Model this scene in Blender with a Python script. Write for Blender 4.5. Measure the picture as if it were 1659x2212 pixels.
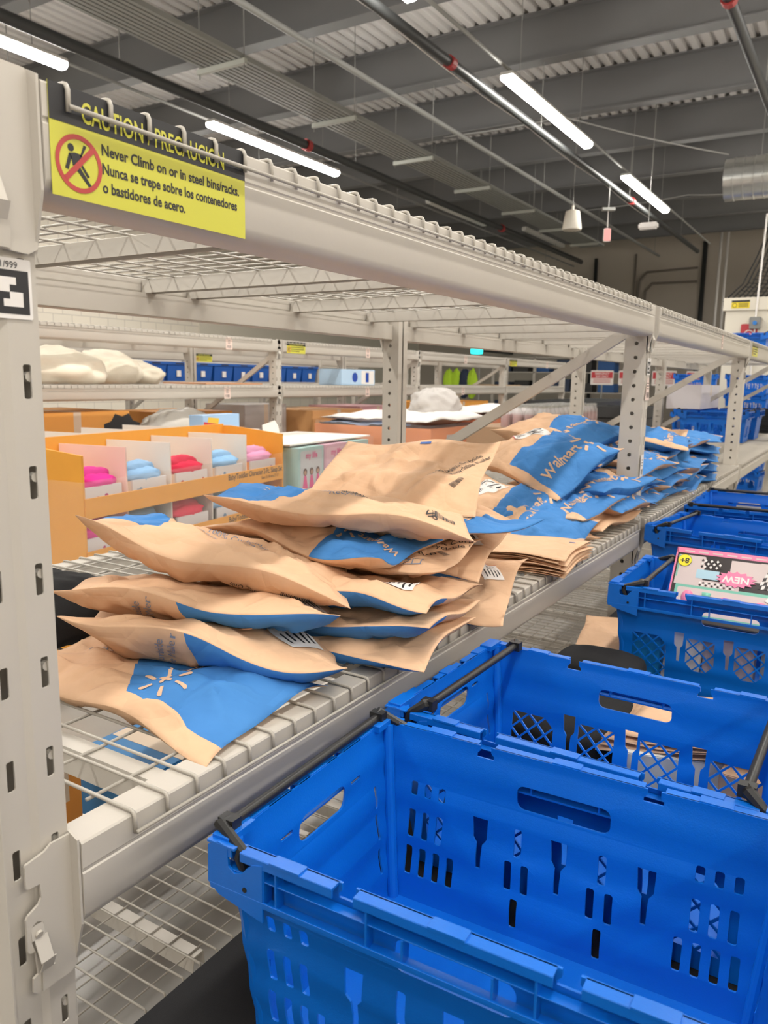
import bpy, bmesh, math, random
from mathutils import Vector, Matrix, noise
from math import sin, cos, pi, radians, atan2
for o in list(bpy.data.objects): bpy.data.objects.remove(o)
S = bpy.context.scene; C = S.collection
# ------------------------------------------------------------------ camera, world, lights, exposure
cam = bpy.data.cameras.new('camera'); cam_o = bpy.data.objects.new('camera', cam); C.objects.link(cam_o); S.camera = cam_o
cam.sensor_fit = 'VERTICAL'; cam.sensor_height = 24.0; cam.lens = 1689.4 / 2212 * 24.0
cam.clip_start = 0.02; cam.clip_end = 200
yaw, pitch, roll = radians(31.706), radians(9.593), radians(0.895)
fw = Vector((-sin(yaw)*cos(pitch), cos(yaw)*cos(pitch), -sin(pitch)))
rt = fw.cross(Vector((0, 0, 1))).normalized(); up = rt.cross(fw)
r2 = cos(roll)*rt + sin(roll)*up; u2 = -sin(roll)*rt + cos(roll)*up
cam_o.matrix_world = Matrix.Translation((0.6982, -0.528, 1.512)) @ Matrix((r2, u2, -fw)).transposed().to_4x4()
cam.dof.use_dof = True; cam.dof.focus_distance = 1.3; cam.dof.aperture_fstop = 6.0
W = bpy.data.worlds.new('world'); S.world = W; W.use_nodes = True
W.node_tree.nodes['Background'].inputs[0].default_value = (0.9, 0.86, 0.8, 1)
W.node_tree.nodes['Background'].inputs[1].default_value = 0.25
S.view_settings.view_transform = 'Standard'; S.view_settings.look = 'None'
S.view_settings.gamma = 1.0; S.view_settings.exposure = 0.0; S.view_settings.use_curve_mapping = False
LAMP = 71.0        # strength of the strip lamps

# ------------------------------------------------------------------ materials
def sr(r, g, b):
    f = lambda c: (c/255/12.92) if c/255 <= 0.04045 else ((c/255+0.055)/1.055)**2.4
    return (f(r), f(g), f(b), 1)
MATS = {}
def mat(name, col, rough=0.5, metal=0.0, spec=0.5, bump=0.0, bscale=200.0, var=0.0, vscale=8.0, emit=None, alpha=None, trans=0.0, coat=0.0, sub=0.0):
    if name in MATS: return MATS[name]
    m = bpy.data.materials.new(name); m.use_nodes = True; MATS[name] = m
    nt = m.node_tree; b = nt.nodes['Principled BSDF']
    b.inputs['Base Color'].default_value = col; b.inputs['Roughness'].default_value = rough
    b.inputs['Metallic'].default_value = metal; b.inputs['Specular IOR Level'].default_value = spec
    b.inputs['Transmission Weight'].default_value = trans; b.inputs['Coat Weight'].default_value = coat
    tc = nt.nodes.new('ShaderNodeTexCoord')
    if var:
        n = nt.nodes.new('ShaderNodeTexNoise'); n.inputs['Scale'].default_value = vscale; n.inputs['Detail'].default_value = 5
        nt.links.new(tc.outputs['Object'], n.inputs['Vector'])
        hs = nt.nodes.new('ShaderNodeMix'); hs.data_type = 'RGBA'
        hs.inputs[6].default_value = tuple(c*(1-var) for c in col[:3])+(1,)
        hs.inputs[7].default_value = tuple(min(1, c*(1+var)) for c in col[:3])+(1,)
        nt.links.new(n.outputs['Fac'], hs.inputs[0]); nt.links.new(hs.outputs[2], b.inputs['Base Color'])
    if bump:
        n = nt.nodes.new('ShaderNodeTexNoise'); n.inputs['Scale'].default_value = bscale; n.inputs['Detail'].default_value = 3
        nt.links.new(tc.outputs['Object'], n.inputs['Vector'])
        bp = nt.nodes.new('ShaderNodeBump'); bp.inputs['Strength'].default_value = bump; bp.inputs['Distance'].default_value = 0.002
        nt.links.new(n.outputs['Fac'], bp.inputs['Height']); nt.links.new(bp.outputs['Normal'], b.inputs['Normal'])
    if emit:
        b.inputs['Emission Color'].default_value = emit[0]; b.inputs['Emission Strength'].default_value = emit[1]
    if alpha is not None: b.inputs['Alpha'].default_value = alpha
    return m
RACK = mat('rack_enamel', (0.52, 0.485, 0.43, 1), 0.38, bump=0.06, bscale=60, var=0.04, vscale=4)
WIRE = mat('deck_wire_enamel', (0.44, 0.41, 0.36, 1), 0.35)
BLUE = mat('blue_crate_plastic', (0.001, 0.135, 0.60, 1), 0.36, bump=0.12, bscale=500, var=0.12, vscale=5)
NAVY = mat('blue_tote_plastic', (0.006, 0.055, 0.36, 1), 0.4)
BLACK = mat('black_plastic', (0.012, 0.012, 0.012, 1), 0.42)
BLACKF = mat('black_fabric', (0.008, 0.008, 0.009, 1), 0.95, bump=0.4, bscale=900)
WHITE = mat('white_paper', (0.78, 0.75, 0.72, 1), 0.6)
INK = mat('black_ink', (0.02, 0.02, 0.022, 1), 0.55)
PALEINK = mat('blue_grey_ink', (0.20, 0.24, 0.33, 1), 0.6)
YEL = mat('safety_yellow', (0.58, 0.56, 0.06, 1), 0.38)
RED = mat('sign_red', (0.45, 0.05, 0.045, 1), 0.45)
GALV = mat('galvanised_steel', (0.55, 0.56, 0.54, 1), 0.3, metal=0.75)
DARKST = mat('dark_steel', (0.17, 0.17, 0.172, 1), 0.6, var=0.1, vscale=0.8)
PIPE = mat('pipe_black', (0.035, 0.037, 0.037, 1), 0.45)
GREYP = mat('conduit_grey', (0.25, 0.25, 0.235, 1), 0.5)
LIT = mat('lamp_diffuser', (0.9, 0.9, 0.9, 1), 0.4, emit=((1.0, 0.96, 0.895, 1), LAMP))
KRAFT = mat('kraft_plain', (0.58, 0.36, 0.215, 1), 0.7, bump=0.15, bscale=120, var=0.06, vscale=10)
ORANGE = mat('orange_board', (0.80, 0.36, 0.045, 1), 0.55, var=0.05)

# ------------------------------------------------------------------ mesh helpers
class MB:
    def __init__(s): s.v = []; s.f = []
    def add(s, vs, fs):
        n = len(s.v); s.v += [Vector(v) for v in vs]; s.f += [tuple(i+n for i in f) for f in fs]; return s
    def box(s, x0, x1, y0, y1, z0, z1, M=None):
        vs = [(x, y, z) for x in (x0, x1) for y in (y0, y1) for z in (z0, z1)]
        if M is not None: vs = [M @ Vector(v) for v in vs]
        return s.add(vs, [(0,1,3,2),(4,6,7,5),(0,4,5,1),(2,3,7,6),(0,2,6,4),(1,5,7,3)])
    def bar(s, a, b, w, h, upv=(0,0,1)):
        a = Vector(a); b = Vector(b); d = (b-a).normalized(); u = Vector(upv); u = (u-u.dot(d)*d).normalized(); r = d.cross(u)
        vs = [p+r*(i*w/2)+u*(j*h/2) for p in (a, b) for i in (-1, 1) for j in (-1, 1)]
        return s.add(vs, [(0,1,3,2),(4,6,7,5),(0,4,5,1),(2,3,7,6),(0,2,6,4),(1,5,7,3)])
    def tube(s, pts, r, n=8, cap=True):
        pts = [Vector(p) for p in pts]; rings = []
        d0 = (pts[1]-pts[0]).normalized()
        u = Vector((0,0,1)) if abs(d0.z) < 0.9 else Vector((1,0,0)); u = (u-u.dot(d0)*d0).normalized()
        for i, p in enumerate(pts):
            if i == 0: d = pts[1]-pts[0]
            elif i == len(pts)-1: d = pts[-1]-pts[-2]
            else: d = (pts[i]-pts[i-1]).normalized()+(pts[i+1]-pts[i]).normalized()
            d.normalize(); u = (u-u.dot(d)*d).normalized(); w = d.cross(u)
            rr = r[i] if isinstance(r, (list, tuple)) else r
            rings.append([p+(u*cos(2*pi*k/n)+w*sin(2*pi*k/n))*rr for k in range(n)])
        vs = [v for R in rings for v in R]; fs = []
        for i in range(len(pts)-1):
            for k in range(n):
                a = i*n+k; b = i*n+(k+1) % n; fs.append((a, b, b+n, a+n))
        if cap: fs.append(tuple(range(n-1, -1, -1))); fs.append(tuple((len(pts)-1)*n+k for k in range(n)))
        return s.add(vs, fs)
    def extr(s, prof, fn0, fn1, closed=True):   # profile of 2D points swept between two placements
        n = len(prof); vs = [fn0(p) for p in prof]+[fn1(p) for p in prof]
        fs = [(i, (i+1) % n, (i+1) % n+n, i+n) for i in range(n if closed else n-1)]
        if closed: fs += [tuple(range(n-1, -1, -1)), tuple(range(n, 2*n))]
        return s.add(vs, fs)
    def mesh(s, me, fn=None):
        return s.add([fn(v.co) if fn else v.co.copy() for v in me.vertices], [tuple(p.vertices) for p in me.polygons])
    def lathe(s, prof, n=20, c=(0,0,0)):
        vs = [(c[0]+r*cos(2*pi*k/n), c[1]+r*sin(2*pi*k/n), c[2]+z) for r, z in prof for k in range(n)]; fs = []
        for i in range(len(prof)-1):
            for k in range(n):
                a = i*n+k; b = i*n+(k+1) % n; fs.append((a, b, b+n, a+n))
        fs.append(tuple(range(n-1, -1, -1))); fs.append(tuple((len(prof)-1)*n+k for k in range(n)))
        return s.add(vs, fs)
    def build(s, name, m, parent=None, smooth=False, bevel=0, solid=0, seg=2):
        me = bpy.data.meshes.new(name); me.from_pydata([tuple(v) for v in s.v], [], s.f)
        bm = bmesh.new(); bm.from_mesh(me); bmesh.ops.recalc_face_normals(bm, faces=bm.faces)
        if bevel:
            es = [e for e in bm.edges if len(e.link_faces) == 2 and e.calc_face_angle(0) > 0.5]
            bmesh.ops.bevel(bm, geom=es, offset=bevel, segments=seg, affect='EDGES', clamp_overlap=True)
        bm.to_mesh(me); bm.free()
        for mm in (m if isinstance(m, list) else [m]): me.materials.append(mm)
        if smooth: me.shade_auto_smooth() if hasattr(me, 'shade_auto_smooth') else [setattr(p, 'use_smooth', True) for p in me.polygons]
        o = bpy.data.objects.new(name, me); C.objects.link(o)
        if smooth:
            for p in me.polygons: p.use_smooth = True
            if smooth != 'all':
                md = None
                sharp = smooth if isinstance(smooth, float) else 0.6
                bm = bmesh.new(); bm.from_mesh(me)
                for e in bm.edges:
                    e.smooth = not (len(e.link_faces) == 2 and e.calc_face_angle(0) > sharp)
                bm.to_mesh(me); bm.free()
        if solid:
            md = o.modifiers.new('solid', 'SOLIDIFY'); md.thickness = solid
        if parent is not None: o.parent = parent
        return o
def fill2d(outer, holes=(), t=0.0):
    """flat filled outline with holes (x, y), extruded by t along z, as a temporary mesh"""
    cu = bpy.data.curves.new('tmp', 'CURVE'); cu.dimensions = '2D'; cu.fill_mode = 'BOTH' if t else 'FRONT'; cu.extrude = t/2
    outs = outer if isinstance(outer[0][0], (tuple, list)) else [outer]
    for pts in list(outs)+list(holes):
        sp = cu.splines.new('POLY'); sp.points.add(len(pts)-1); sp.use_cyclic_u = True
        for i, p in enumerate(pts): sp.points[i].co = (p[0], p[1], 0, 1)
    ob = bpy.data.objects.new('tmp', cu); me = bpy.data.meshes.new_from_object(ob)
    bpy.data.objects.remove(ob); bpy.data.curves.remove(cu)
    bm = bmesh.new(); bm.from_mesh(me); bmesh.ops.remove_doubles(bm, verts=bm.verts, dist=1e-5); bm.to_mesh(me); bm.free()
    return me
TXT = {}
def text2d(s, bold=0.0, sx=1.0):
    k = (s, bold, sx)
    if k in TXT: return TXT[k]
    cu = bpy.data.curves.new('tmp', 'FONT'); cu.body = s; cu.fill_mode = 'FRONT'; cu.offset = bold; cu.align_x = 'CENTER'; cu.align_y = 'CENTER'; cu.resolution_u = 3
    ob = bpy.data.objects.new('tmp', cu); me = bpy.data.meshes.new_from_object(ob)
    bpy.data.objects.remove(ob); bpy.data.curves.remove(cu)
    for v in me.vertices: v.co.x *= sx
    TXT[k] = me; return me
def thing(name, label, cat, loc=(0,0,0), rz=0, group=None):
    o = bpy.data.objects.new(name, None); C.objects.link(o); o.empty_display_size = 0.05
    o.location = loc; o.rotation_euler = (0, 0, rz); return tag(o, label, cat, group)
def tag(o, label, cat, group=None):
    o['label'] = label; o['category'] = cat
    if group: o['group'] = group
    return o
def struct(o): o['kind'] = 'structure'; return o
KIDS = {}
def dup(root, loc=None, rz=None, label=None, group=None, cat=None):
    kids = [o for o in C.objects if o.parent is root] if root.name not in KIDS else KIDS[root.name]
    KIDS[root.name] = kids
    r = root.copy(); C.objects.link(r)
    if loc is not None: r.location = loc
    if rz is not None: r.rotation_euler = (0, 0, rz)
    if label: r['label'] = label
    if group: r['group'] = group
    if cat: r['category'] = cat
    def cp(lst, par):
        for ch in lst:
            c = ch.copy(); C.objects.link(c); c.parent = par
            if ch.name not in KIDS: KIDS[ch.name] = [o for o in C.objects if o.parent is ch]
            cp(KIDS[ch.name], c)
    cp(kids, r); return r
def rect(x0, y0, x1, y1): return [(x0,y0),(x1,y0),(x1,y1),(x0,y1)]
def rrect(x0, y0, x1, y1, r, n=4):
    out = []
    for cx, cy, a in ((x1-r,y0+r,-90),(x1-r,y1-r,0),(x0+r,y1-r,90),(x0+r,y0+r,180)):
        for k in range(n+1):
            t = radians(a+90*k/n); out.append((cx+r*cos(t), cy+r*sin(t)))
    return out
def circ(cx, cy, r, n=16, ry=None): return [(cx+r*cos(2*pi*k/n), cy+(ry or r)*sin(2*pi*k/n)) for k in range(n)]
# placements: a flat drawing (x, y, z=out) onto a wall-like plane
def on_px(X, y0, z0, sy=1): return lambda p: Vector((X+p.z, y0+sy*p.x, z0+p.y))       # plane facing +X, text reads along +Y
def on_ny(Y, x0, z0): return lambda p: Vector((x0+p.x, Y-p.z, z0+p.y))                 # plane facing -Y, reads along +X
def on_z(Z, x0, y0, a=0): return lambda p: Vector((x0+p.x*cos(a)-p.y*sin(a), y0+p.x*sin(a)+p.y*cos(a), Z+p.z))
def put_text(mb, s, cx, cy, size, place, z=0.0004, bold=0.0, sx=1.0, slant=0.0, dc=0):
    me = text2d(s, bold, sx)
    if dc and not me.get('diced'): dice(me, .16); me['diced'] = 1
    return mb.mesh(me, lambda c: place(Vector((cx+(c.x+slant*c.y)*size, cy+c.y*size, z))))
def dice(me, st):
    xs = [v.co.x for v in me.vertices]; ys = [v.co.y for v in me.vertices]
    if max(xs)-min(xs) < st and max(ys)-min(ys) < st: return me
    bm = bmesh.new(); bm.from_mesh(me)
    for ax, lo, hi in ((0, min(xs), max(xs)), (1, min(ys), max(ys))):
        n = int((hi-lo)/st)
        for k in range(1, n+1):
            co = [0, 0, 0]; no = [0, 0, 0]; co[ax] = lo+(hi-lo)*k/(n+1); no[ax] = 1
            bmesh.ops.bisect_plane(bm, geom=bm.verts[:]+bm.edges[:]+bm.faces[:], plane_co=co, plane_no=no)
    bm.to_mesh(me); bm.free(); return me
def flat(mb, outer, place, z=0.0, holes=(), t=0.0, st=0):
    me = fill2d(outer, holes, t)
    if st: dice(me, st)
    mb.mesh(me, lambda c: place(Vector((c.x, c.y, z+c.z)))); bpy.data.meshes.remove(me); return mb

# ------------------------------------------------------------------ room shell
rnd = random.Random(7)
XL, XR, YN, YF, ZC = -12.0, 5.5, -6.0, 22.0, 5.5
def concrete():
    m = mat('floor_concrete', (0.36, 0.345, 0.32, 1), 0.25, bump=0.05, bscale=30, var=0.25, vscale=1.6); return m
struct(MB().box(XL-.2, XR+.2, YN-.2, YF+.2, -0.2, 0).build('floor', concrete()))
def cmu():
    m = bpy.data.materials.new('painted_block'); m.use_nodes = True; nt = m.node_tree; b = nt.nodes['Principled BSDF']
    b.inputs['Roughness'].default_value = 0.6
    tc = nt.nodes.new('ShaderNodeTexCoord'); mp = nt.nodes.new('ShaderNodeMapping'); mp.inputs['Rotation'].default_value = (0, 0, 0)
    sp = nt.nodes.new('ShaderNodeSeparateXYZ'); cb = nt.nodes.new('ShaderNodeCombineXYZ')
    nt.links.new(tc.outputs['Object'], sp.inputs[0]); nt.links.new(sp.outputs['Y'], cb.inputs['X']); nt.links.new(sp.outputs['Z'], cb.inputs['Y'])
    br = nt.nodes.new('ShaderNodeTexBrick'); br.inputs['Scale'].default_value = 1.0; br.inputs['Brick Width'].default_value = 0.4; br.inputs['Row Height'].default_value = 0.2
    br.inputs['Mortar Size'].default_value = 0.006; br.inputs['Color1'].default_value = (0.84, 0.77, 0.65, 1); br.inputs['Color2'].default_value = (0.80, 0.74, 0.63, 1); br.inputs['Mortar'].default_value = (0.55, 0.5, 0.43, 1)
    nt.links.new(cb.outputs[0], br.inputs['Vector']); nt.links.new(br.outputs['Color'], b.inputs['Base Color'])
    return m
struct(MB().box(XL-.2, XL, YN, YF, 0, ZC+.3).build('wall_left', cmu()))
FARW = mat('far_wall_paint', (0.50, 0.45, 0.385, 1), 0.7, var=0.05, vscale=1)
CREAM = mat('cream_panel', (0.74, 0.69, 0.58, 1), 0.5)
struct(MB().box(XL-.2, XR+.2, YF, YF+.2, 0, ZC+.3).build('wall_far', FARW))
struct(MB().box(XR, XR+.2, YN, YF, 0, ZC+.3).build('wall_right', FARW))
struct(MB().box(XL-.2, XR+.2, YN-.2, YN, 0, ZC+.3).build('wall_near', FARW))
# painted panel board over the blocks farther along the left wall
struct(MB().box(XL, XL+.02, 12.2, 21.9, 1.0, 4.2).build('trim_1', CREAM))
# corrugated roof deck, ribs along Y
DECK = mat('roof_deck_steel', (0.66, 0.64, 0.62, 1), 0.42, var=0.1, vscale=0.7)
mb = MB(); prof = []; x = XL
while x < XR:
    prof += [(x, ZC+.05), (x+.045, ZC+.05), (x+.06, ZC), (x+.135, ZC), (x+.15, ZC+.05)]; x += .15
prof += [(x, ZC+.3), (XL, ZC+.3)]
mb.extr(prof, lambda p: Vector((p[0], YN, p[1])), lambda p: Vector((p[0], YF, p[1])))
struct(mb.build('ceiling', DECK))
# roof I-beams, running across the aisle
for i in range(14):
    Y = 6.45-1.87*6+1.87*i
    if Y < YN+.2 or Y > YF-.1: continue
    m_ = MB(); b0, b1 = ZC-.5, ZC
    m_.box(XL, XR, Y-.09, Y+.09, b0, b0+.016).box(XL, XR, Y-.006, Y+.006, b0+.016, b1-.016).box(XL, XR, Y-.09, Y+.09, b1-.016, b1)
    struct(m_.build('trim_%d' % (i+2), DARKST))
# ------------------------------------------------------------------ strip lamps
def strip_lamp(label):
    t = thing('strip_light', label, 'ceiling light', (0,0,0), 0, 'strip lights under the roof')
    MB().box(-.065, .065, -1.22, 1.22, .050, .085).build('housing', mat('lamp_housing', (0.7, 0.7, 0.67, 1), 0.4), t, bevel=.006)
    MB().extr([(-.060,.050),(-.058,.020),(-.035,0),(.035,0),(.058,.020),(.060,.050)], lambda p: Vector((p[0], -1.215, p[1])), lambda p: Vector((p[0], 1.215, p[1]))).build('diffuser', LIT, t, smooth=True)
    for y in (-.9, .9):
        MB().tube([(0, y, .084), (0, y, ZC-4.26)], .004, 6).build('hanger_rod', GREYP, t)
    return t
L0 = strip_lamp('glowing strip light hanging nearest the camera over the aisle')
lamp_spots = [(-2.50, 7.9, 4.26, 'bright strip light, the larger of the two over the near aisle'),
    (-2.50, 12.0, 4.26, 'smaller bright strip light farther down, beside the white spiral duct'),
    (-5.9, 7.55, 4.26, 'bright strip light glowing just above the near top beam'),
    (-5.9, 3.25, 4.26, 'bright strip light cut off by the left edge of the photo'),
    (-2.50, 3.7, 4.26, 'strip light showing only its lit end at the top edge'),]
for k, (x, y, z, lb) in enumerate(lamp_spots):
    o = L0 if k == 0 else dup(L0)
    o.location = (x, y, z); o['label'] = lb
for x in (-2.5, .9, 4.2):
    for y in (-3.6, -.3, 3.4):
        if x == -2.5 and y > 3: continue
        o = dup(L0, (x, y, 4.26), label='unseen strip light over the aisle, outside the picture')
for x, y in ((.9, 7.6), (.9, 12.7), (4.2, 8), (4.2, 13), (-5.9, -1.2), (.9, 17), (-9.2, 4), (-9.2, 9)):  # the unseen lamp farthest down the room is added to brighten the far wall
    o = dup(L0, (x, y, 4.26), label='unseen strip light over the aisle, outside the picture')

# ------------------------------------------------------------------ pallet racks
PW, DEP, HT = 0.076, 1.123, 1.80
def rack_frame():
    t = thing('upright_frame', 'frame', 'rack frame')
    m = MB()
    slotsA = []; slotsB = []
    for k in range(-2, 15):
        zt = 1.5216-k*.1016
        if zt > HT-.02 or zt < .1: continue
        slotsA.append(rrect(-.0205, zt-.034, -.0115, zt, .0022, 2)); slotsB.append(rrect(-.0645, zt-.034, -.0555, zt, .0022, 2))
    def face(y0, y1, holes, xo):
        me = fill2d(rect(y0, 0, y1, HT), holes, .0022); m.mesh(me, lambda c: Vector((xo-.0011+c.z, c.x, c.y))); bpy.data.meshes.remove(me)
    face(-.034, -.002, slotsA, 0); face(-PW+.002, -.042, slotsB, -.0035)
    m.add([(0,-.034,0),(0,-.034,HT),(-.0035,-.042,HT),(-.0035,-.042,0),(-.0024,-.034,0),(-.0024,-.034,HT),(-.0058,-.042,HT),(-.0058,-.042,0)], [(0,1,2,3),(7,6,5,4),(1,5,6,2),(0,3,7,4)])
    # small punched tabs seen in the slots
    for k in range(-2, 15):
        zt = 1.5216-k*.1016
        if .1 < zt < HT-.02: m.tube([(-.003, -.0112, zt-.012), (-.009, -.0112, zt-.012)], .0052, 10)
    def side(y):
        hs = []; z = 1.657
        while z > .06: hs.append(circ(-.036, z, .0072, 12)); z -= .0508
        me = fill2d(rect(-.076, 0, -.0005, HT), hs, .0022); m.mesh(me, lambda c: Vector((c.x, y+c.z, c.y))); bpy.data.meshes.remove(me)
    side(-.0011); side(-PW+.0011)
    m.box(-.078, -.0758, -.032, 0, 0, HT).box(-.078, -.0758, -PW, -PW+.032, 0, HT)
    p = m.build('post', RACK, t); me = p.data
    q = bpy.data.objects.new('post', me); C.objects.link(q); q.parent = t; q.matrix_local = Matrix.Translation((-DEP, -PW, 0)) @ Matrix.Rotation(pi, 4, 'Z')
    for x in (-.03, -DEP+.03): MB().box(x-.055, x+.055, -PW/2-.06, -PW/2+.06, 0, .008).build('foot_plate', RACK, t)
    def chan(a, b):
        a = Vector(a); b = Vector(b); d = (b-a).normalized(); n = Vector((0,1,0)); w = d.cross(n).normalized()
        mm = MB(); pts = [(-.02,-.012),(.02,-.012),(.02,.012),(.0175,.012),(.0175,-.0095),(-.0175,-.0095),(-.0175,.012),(-.02,.012)]
        mm.extr(pts, lambda p: a+w*p[0]+n*p[1], lambda p: b+w*p[0]+n*p[1]); return mm
    y = -PW/2
    chan((-.06, y, 1.715), (-DEP+.06, y, 1.09)).build('brace', RACK, t)
    chan((-.06, y, .12), (-DEP+.06, y, .12)).build('brace', RACK, t)
    return t
LB = 2.454
BPROF = [(-.002,0),(0,-.0025),(0,-.032),(-.0015,-.034),(-.0015,-.037),(0,-.039),(0,-.088),(-.003,-.096),(-.010,-.102),(-.020,-.105),(-.066,-.105),(-.070,-.103),(-.070,-.041),(-.048,-.041),(-.048,-.002),(-.046,0)]
def load_beam():
    t = thing('load_beam', 'beam', 'rack beam')
    MB().extr(BPROF, lambda p: Vector((p[0], .001, p[1])), lambda p: Vector((p[0], LB-.001, p[1]))).build('beam_rail', RACK, t, smooth=True)
    for s in (0, 1):
        m = MB(); my = (lambda y: y) if s == 0 else (lambda y: LB-y)
        out = [(-.001,.008),(-.026,.008),(-.034,.003),(-.057,-.001),(-.058,-.003),(-.058,-.028),(-.055,-.030),(-.042,-.031),(-.041,-.048),(-.045,-.054),(-.058,-.060),(-.0605,-.064),(-.0605,-.102),(-.058,-.105),(-.052,-.106),(-.050,-.135),(-.056,-.137),(-.057,-.153),(-.052,-.157),(-.04,-.158),(-.012,-.160),(-.001,-.154)]
        hole = [(-.046,-.128),(-.040,-.128),(-.040,-.082),(-.041,-.076),(-.048,-.072),(-.055,-.076),(-.056,-.082),(-.055,-.095)]
        me = fill2d(out, [hole], .003); m.mesh(me, lambda c: Vector((-.0165+c.z, my(c.x), c.y))); bpy.data.meshes.remove(me)
        m.add([Vector((x, my(y), z)) for x, y, z in ((-.018,0,.011),(-.002,0,.004),(-.002,0,-.10),(-.018,0,-.158),(-.018,-.003,.011),(-.002,-.003,.004),(-.002,-.003,-.10),(-.018,-.003,-.158))], [(0,1,2,3),(7,6,5,4),(0,4,5,1),(1,5,6,2),(2,6,7,3),(3,7,4,0)])
        c = m.build('end_connector', RACK, t)
        m = MB(); pts = [(-.0155,-.076),(-.0140,-.092),(-.0040,-.116),(-.0110,-.132),(-.0125,-.157)]
        for k in range(4):
            a, b = pts[k], pts[k+1]; y0, y1 = -.0555+.0028*k, -.0400+.0028*k
            m.add([Vector((a[0], my(y0), a[1])), Vector((a[0], my(y1), a[1])), Vector((b[0], my(y1), b[1])), Vector((b[0], my(y0), b[1])), Vector((a[0]-.0016, my(y0), a[1])), Vector((a[0]-.0016, my(y1), a[1])), Vector((b[0]-.0016, my(y1), b[1])), Vector((b[0]-.0016, my(y0), b[1]))], [(0,1,2,3),(7,6,5,4),(0,4,5,1),(1,5,6,2),(2,6,7,3),(3,7,4,0)])
        m.tube([(-.0145, my(-.0475), -.086), (-.0115, my(-.0475), -.087)], .0040, 14)
        m.build('locking_latch', RACK, c)
    return t
DW = 1.168
def wire_deck(rear=True):
    t = thing('wire_deck', 'deck', 'wire deck')
    m = MB(); r = .0026
    for i in range(24):
        y = i*.0508
        if i == 23: y = DW
        pts = [(.0045, y, -.023), (.0045, y, -.003), (.002, y, .002), (-.003, y, .0036), (-1.12, y, .0036), (-1.162, y, .0036), (-1.168, y, .002), (-1.17, y, -.004), (-1.17, y, -.023)]
        m.tube(pts, r, 6)
    m.build('cross_wires', WIRE, t, smooth='all')
    m = MB()
    for x in (.0096, -1.175): m.tube([(x, -.002, -.0195), (x, DW+.002, -.0195)], r, 6)
    for k in range(1, 12): m.tube([(-.002-.1016*k+.03, -.008, -.0016), (-.002-.1016*k+.03, DW+.006, -.0016)], r, 6)
    m.build('long_wires', WIRE, t, smooth='all')
    for y in (.085, .585, 1.085):
        MB().extr([(-.019,-.041),(-.017,-.041),(-.0125,-.008),(.0125,-.008),(.017,-.041),(.019,-.041),(.0145,-.0045),(-.0145,-.0045)], lambda p: Vector((-.0505, y+p[0], p[1])), lambda p: Vector((-1.1125, y+p[0], p[1]))).build('support_channel', RACK, t)
    return t
F0 = rack_frame(); B0 = load_beam(); D0 = wire_deck(); used = {'F': 0, 'B': 0, 'D': 0}
ORD = ['first', 'second', 'third', 'fourth', 'fifth']
def pick(k, o, *a, **kw):
    if used[k] == 0:
        used[k] = 1; o.location = a[0]; o.rotation_euler = (0, 0, a[1] if len(a) > 1 and a[1] else 0); o['label'] = kw['label']; o['group'] = kw['group']; return o
    return dup(o, *a, **kw)
def rack_row(rown, X, Y0, nb, levels, frames=True, pitch=2.53, desc=''):
    for k in range(nb+1):
        pick('F', F0, (X-.022, Y0+k*pitch, 0), None, label='grey steel upright frame, %s from the camera in the %s' % (ORD[k], rown), group='upright frames of the '+rown)
    for k in range(nb):
        for lv, zt, dk, off in levels:
            y = Y0+k*pitch
            pick('B', B0, (X, y, zt), None, label='grey front beam of the %s level, %s bay of the %s' % (lv, ORD[k], rown), group='front beams of the '+rown)
            pick('B', B0, (X-1.166, y+LB, zt), pi, label='grey rear beam of the %s level, %s bay of the %s' % (lv, ORD[k], rown), group='rear beams of the '+rown)
            if dk:
                for j in (0, 1):
                    y2 = y+.027+j*(DW+.008)+off*(1 if k == 0 else 0)
                    if j == 1: y2 = min(y2, y+LB-DW-.005)
                    pick('D', D0, (X, y2, zt), None, label='wire deck, %s half of bay %s, %s level of the %s' % (('near', 'far')[j], ORD[k], lv, rown), group='wire decks of the '+rown)
rack_row('near rack', 0.0, -.027, 4, [('top', 1.787, 1, 0), ('waist-high', 1.0, 1, .045), ])
rack_row('middle rack', -3.8, 2.48, 4, [('top', 1.84, 1, 0), ('middle', 1.445, 1, 0)])
rack_row('far rack', -6.15, 1.2, 4, [('top', 1.80, 0, 0), ('middle', 1.455, 1, 0)])
# low shelf of the near rack, set back from the aisle
for k in range(3):
    y = -.027+2.53*k
    for j in (0, 1):
        d = dup(D0, (-.43, y+.03+j*1.176, .245), None, label='low wire shelf panel behind the crates, %s half of the %s bay' % (('near', 'far')[j], ORD[k]), group='low wire shelf panels'); d.scale = (.6, 1, 1)
# low beams carry it
for k in range(3):
    for X, nm in ((-.43+.04, 'front'), (-.43-.74, 'rear')):
        mb = MB().box(X-.05, X, -.02+2.53*k, 2.43+2.53*k, .14, .203)
        tag(mb.build('shelf_rail', RACK, bevel=.003), 'low grey %s rail under the wire shelf, %s bay' % (nm, ORD[k]), 'rack beam', 'low shelf rails')

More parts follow.
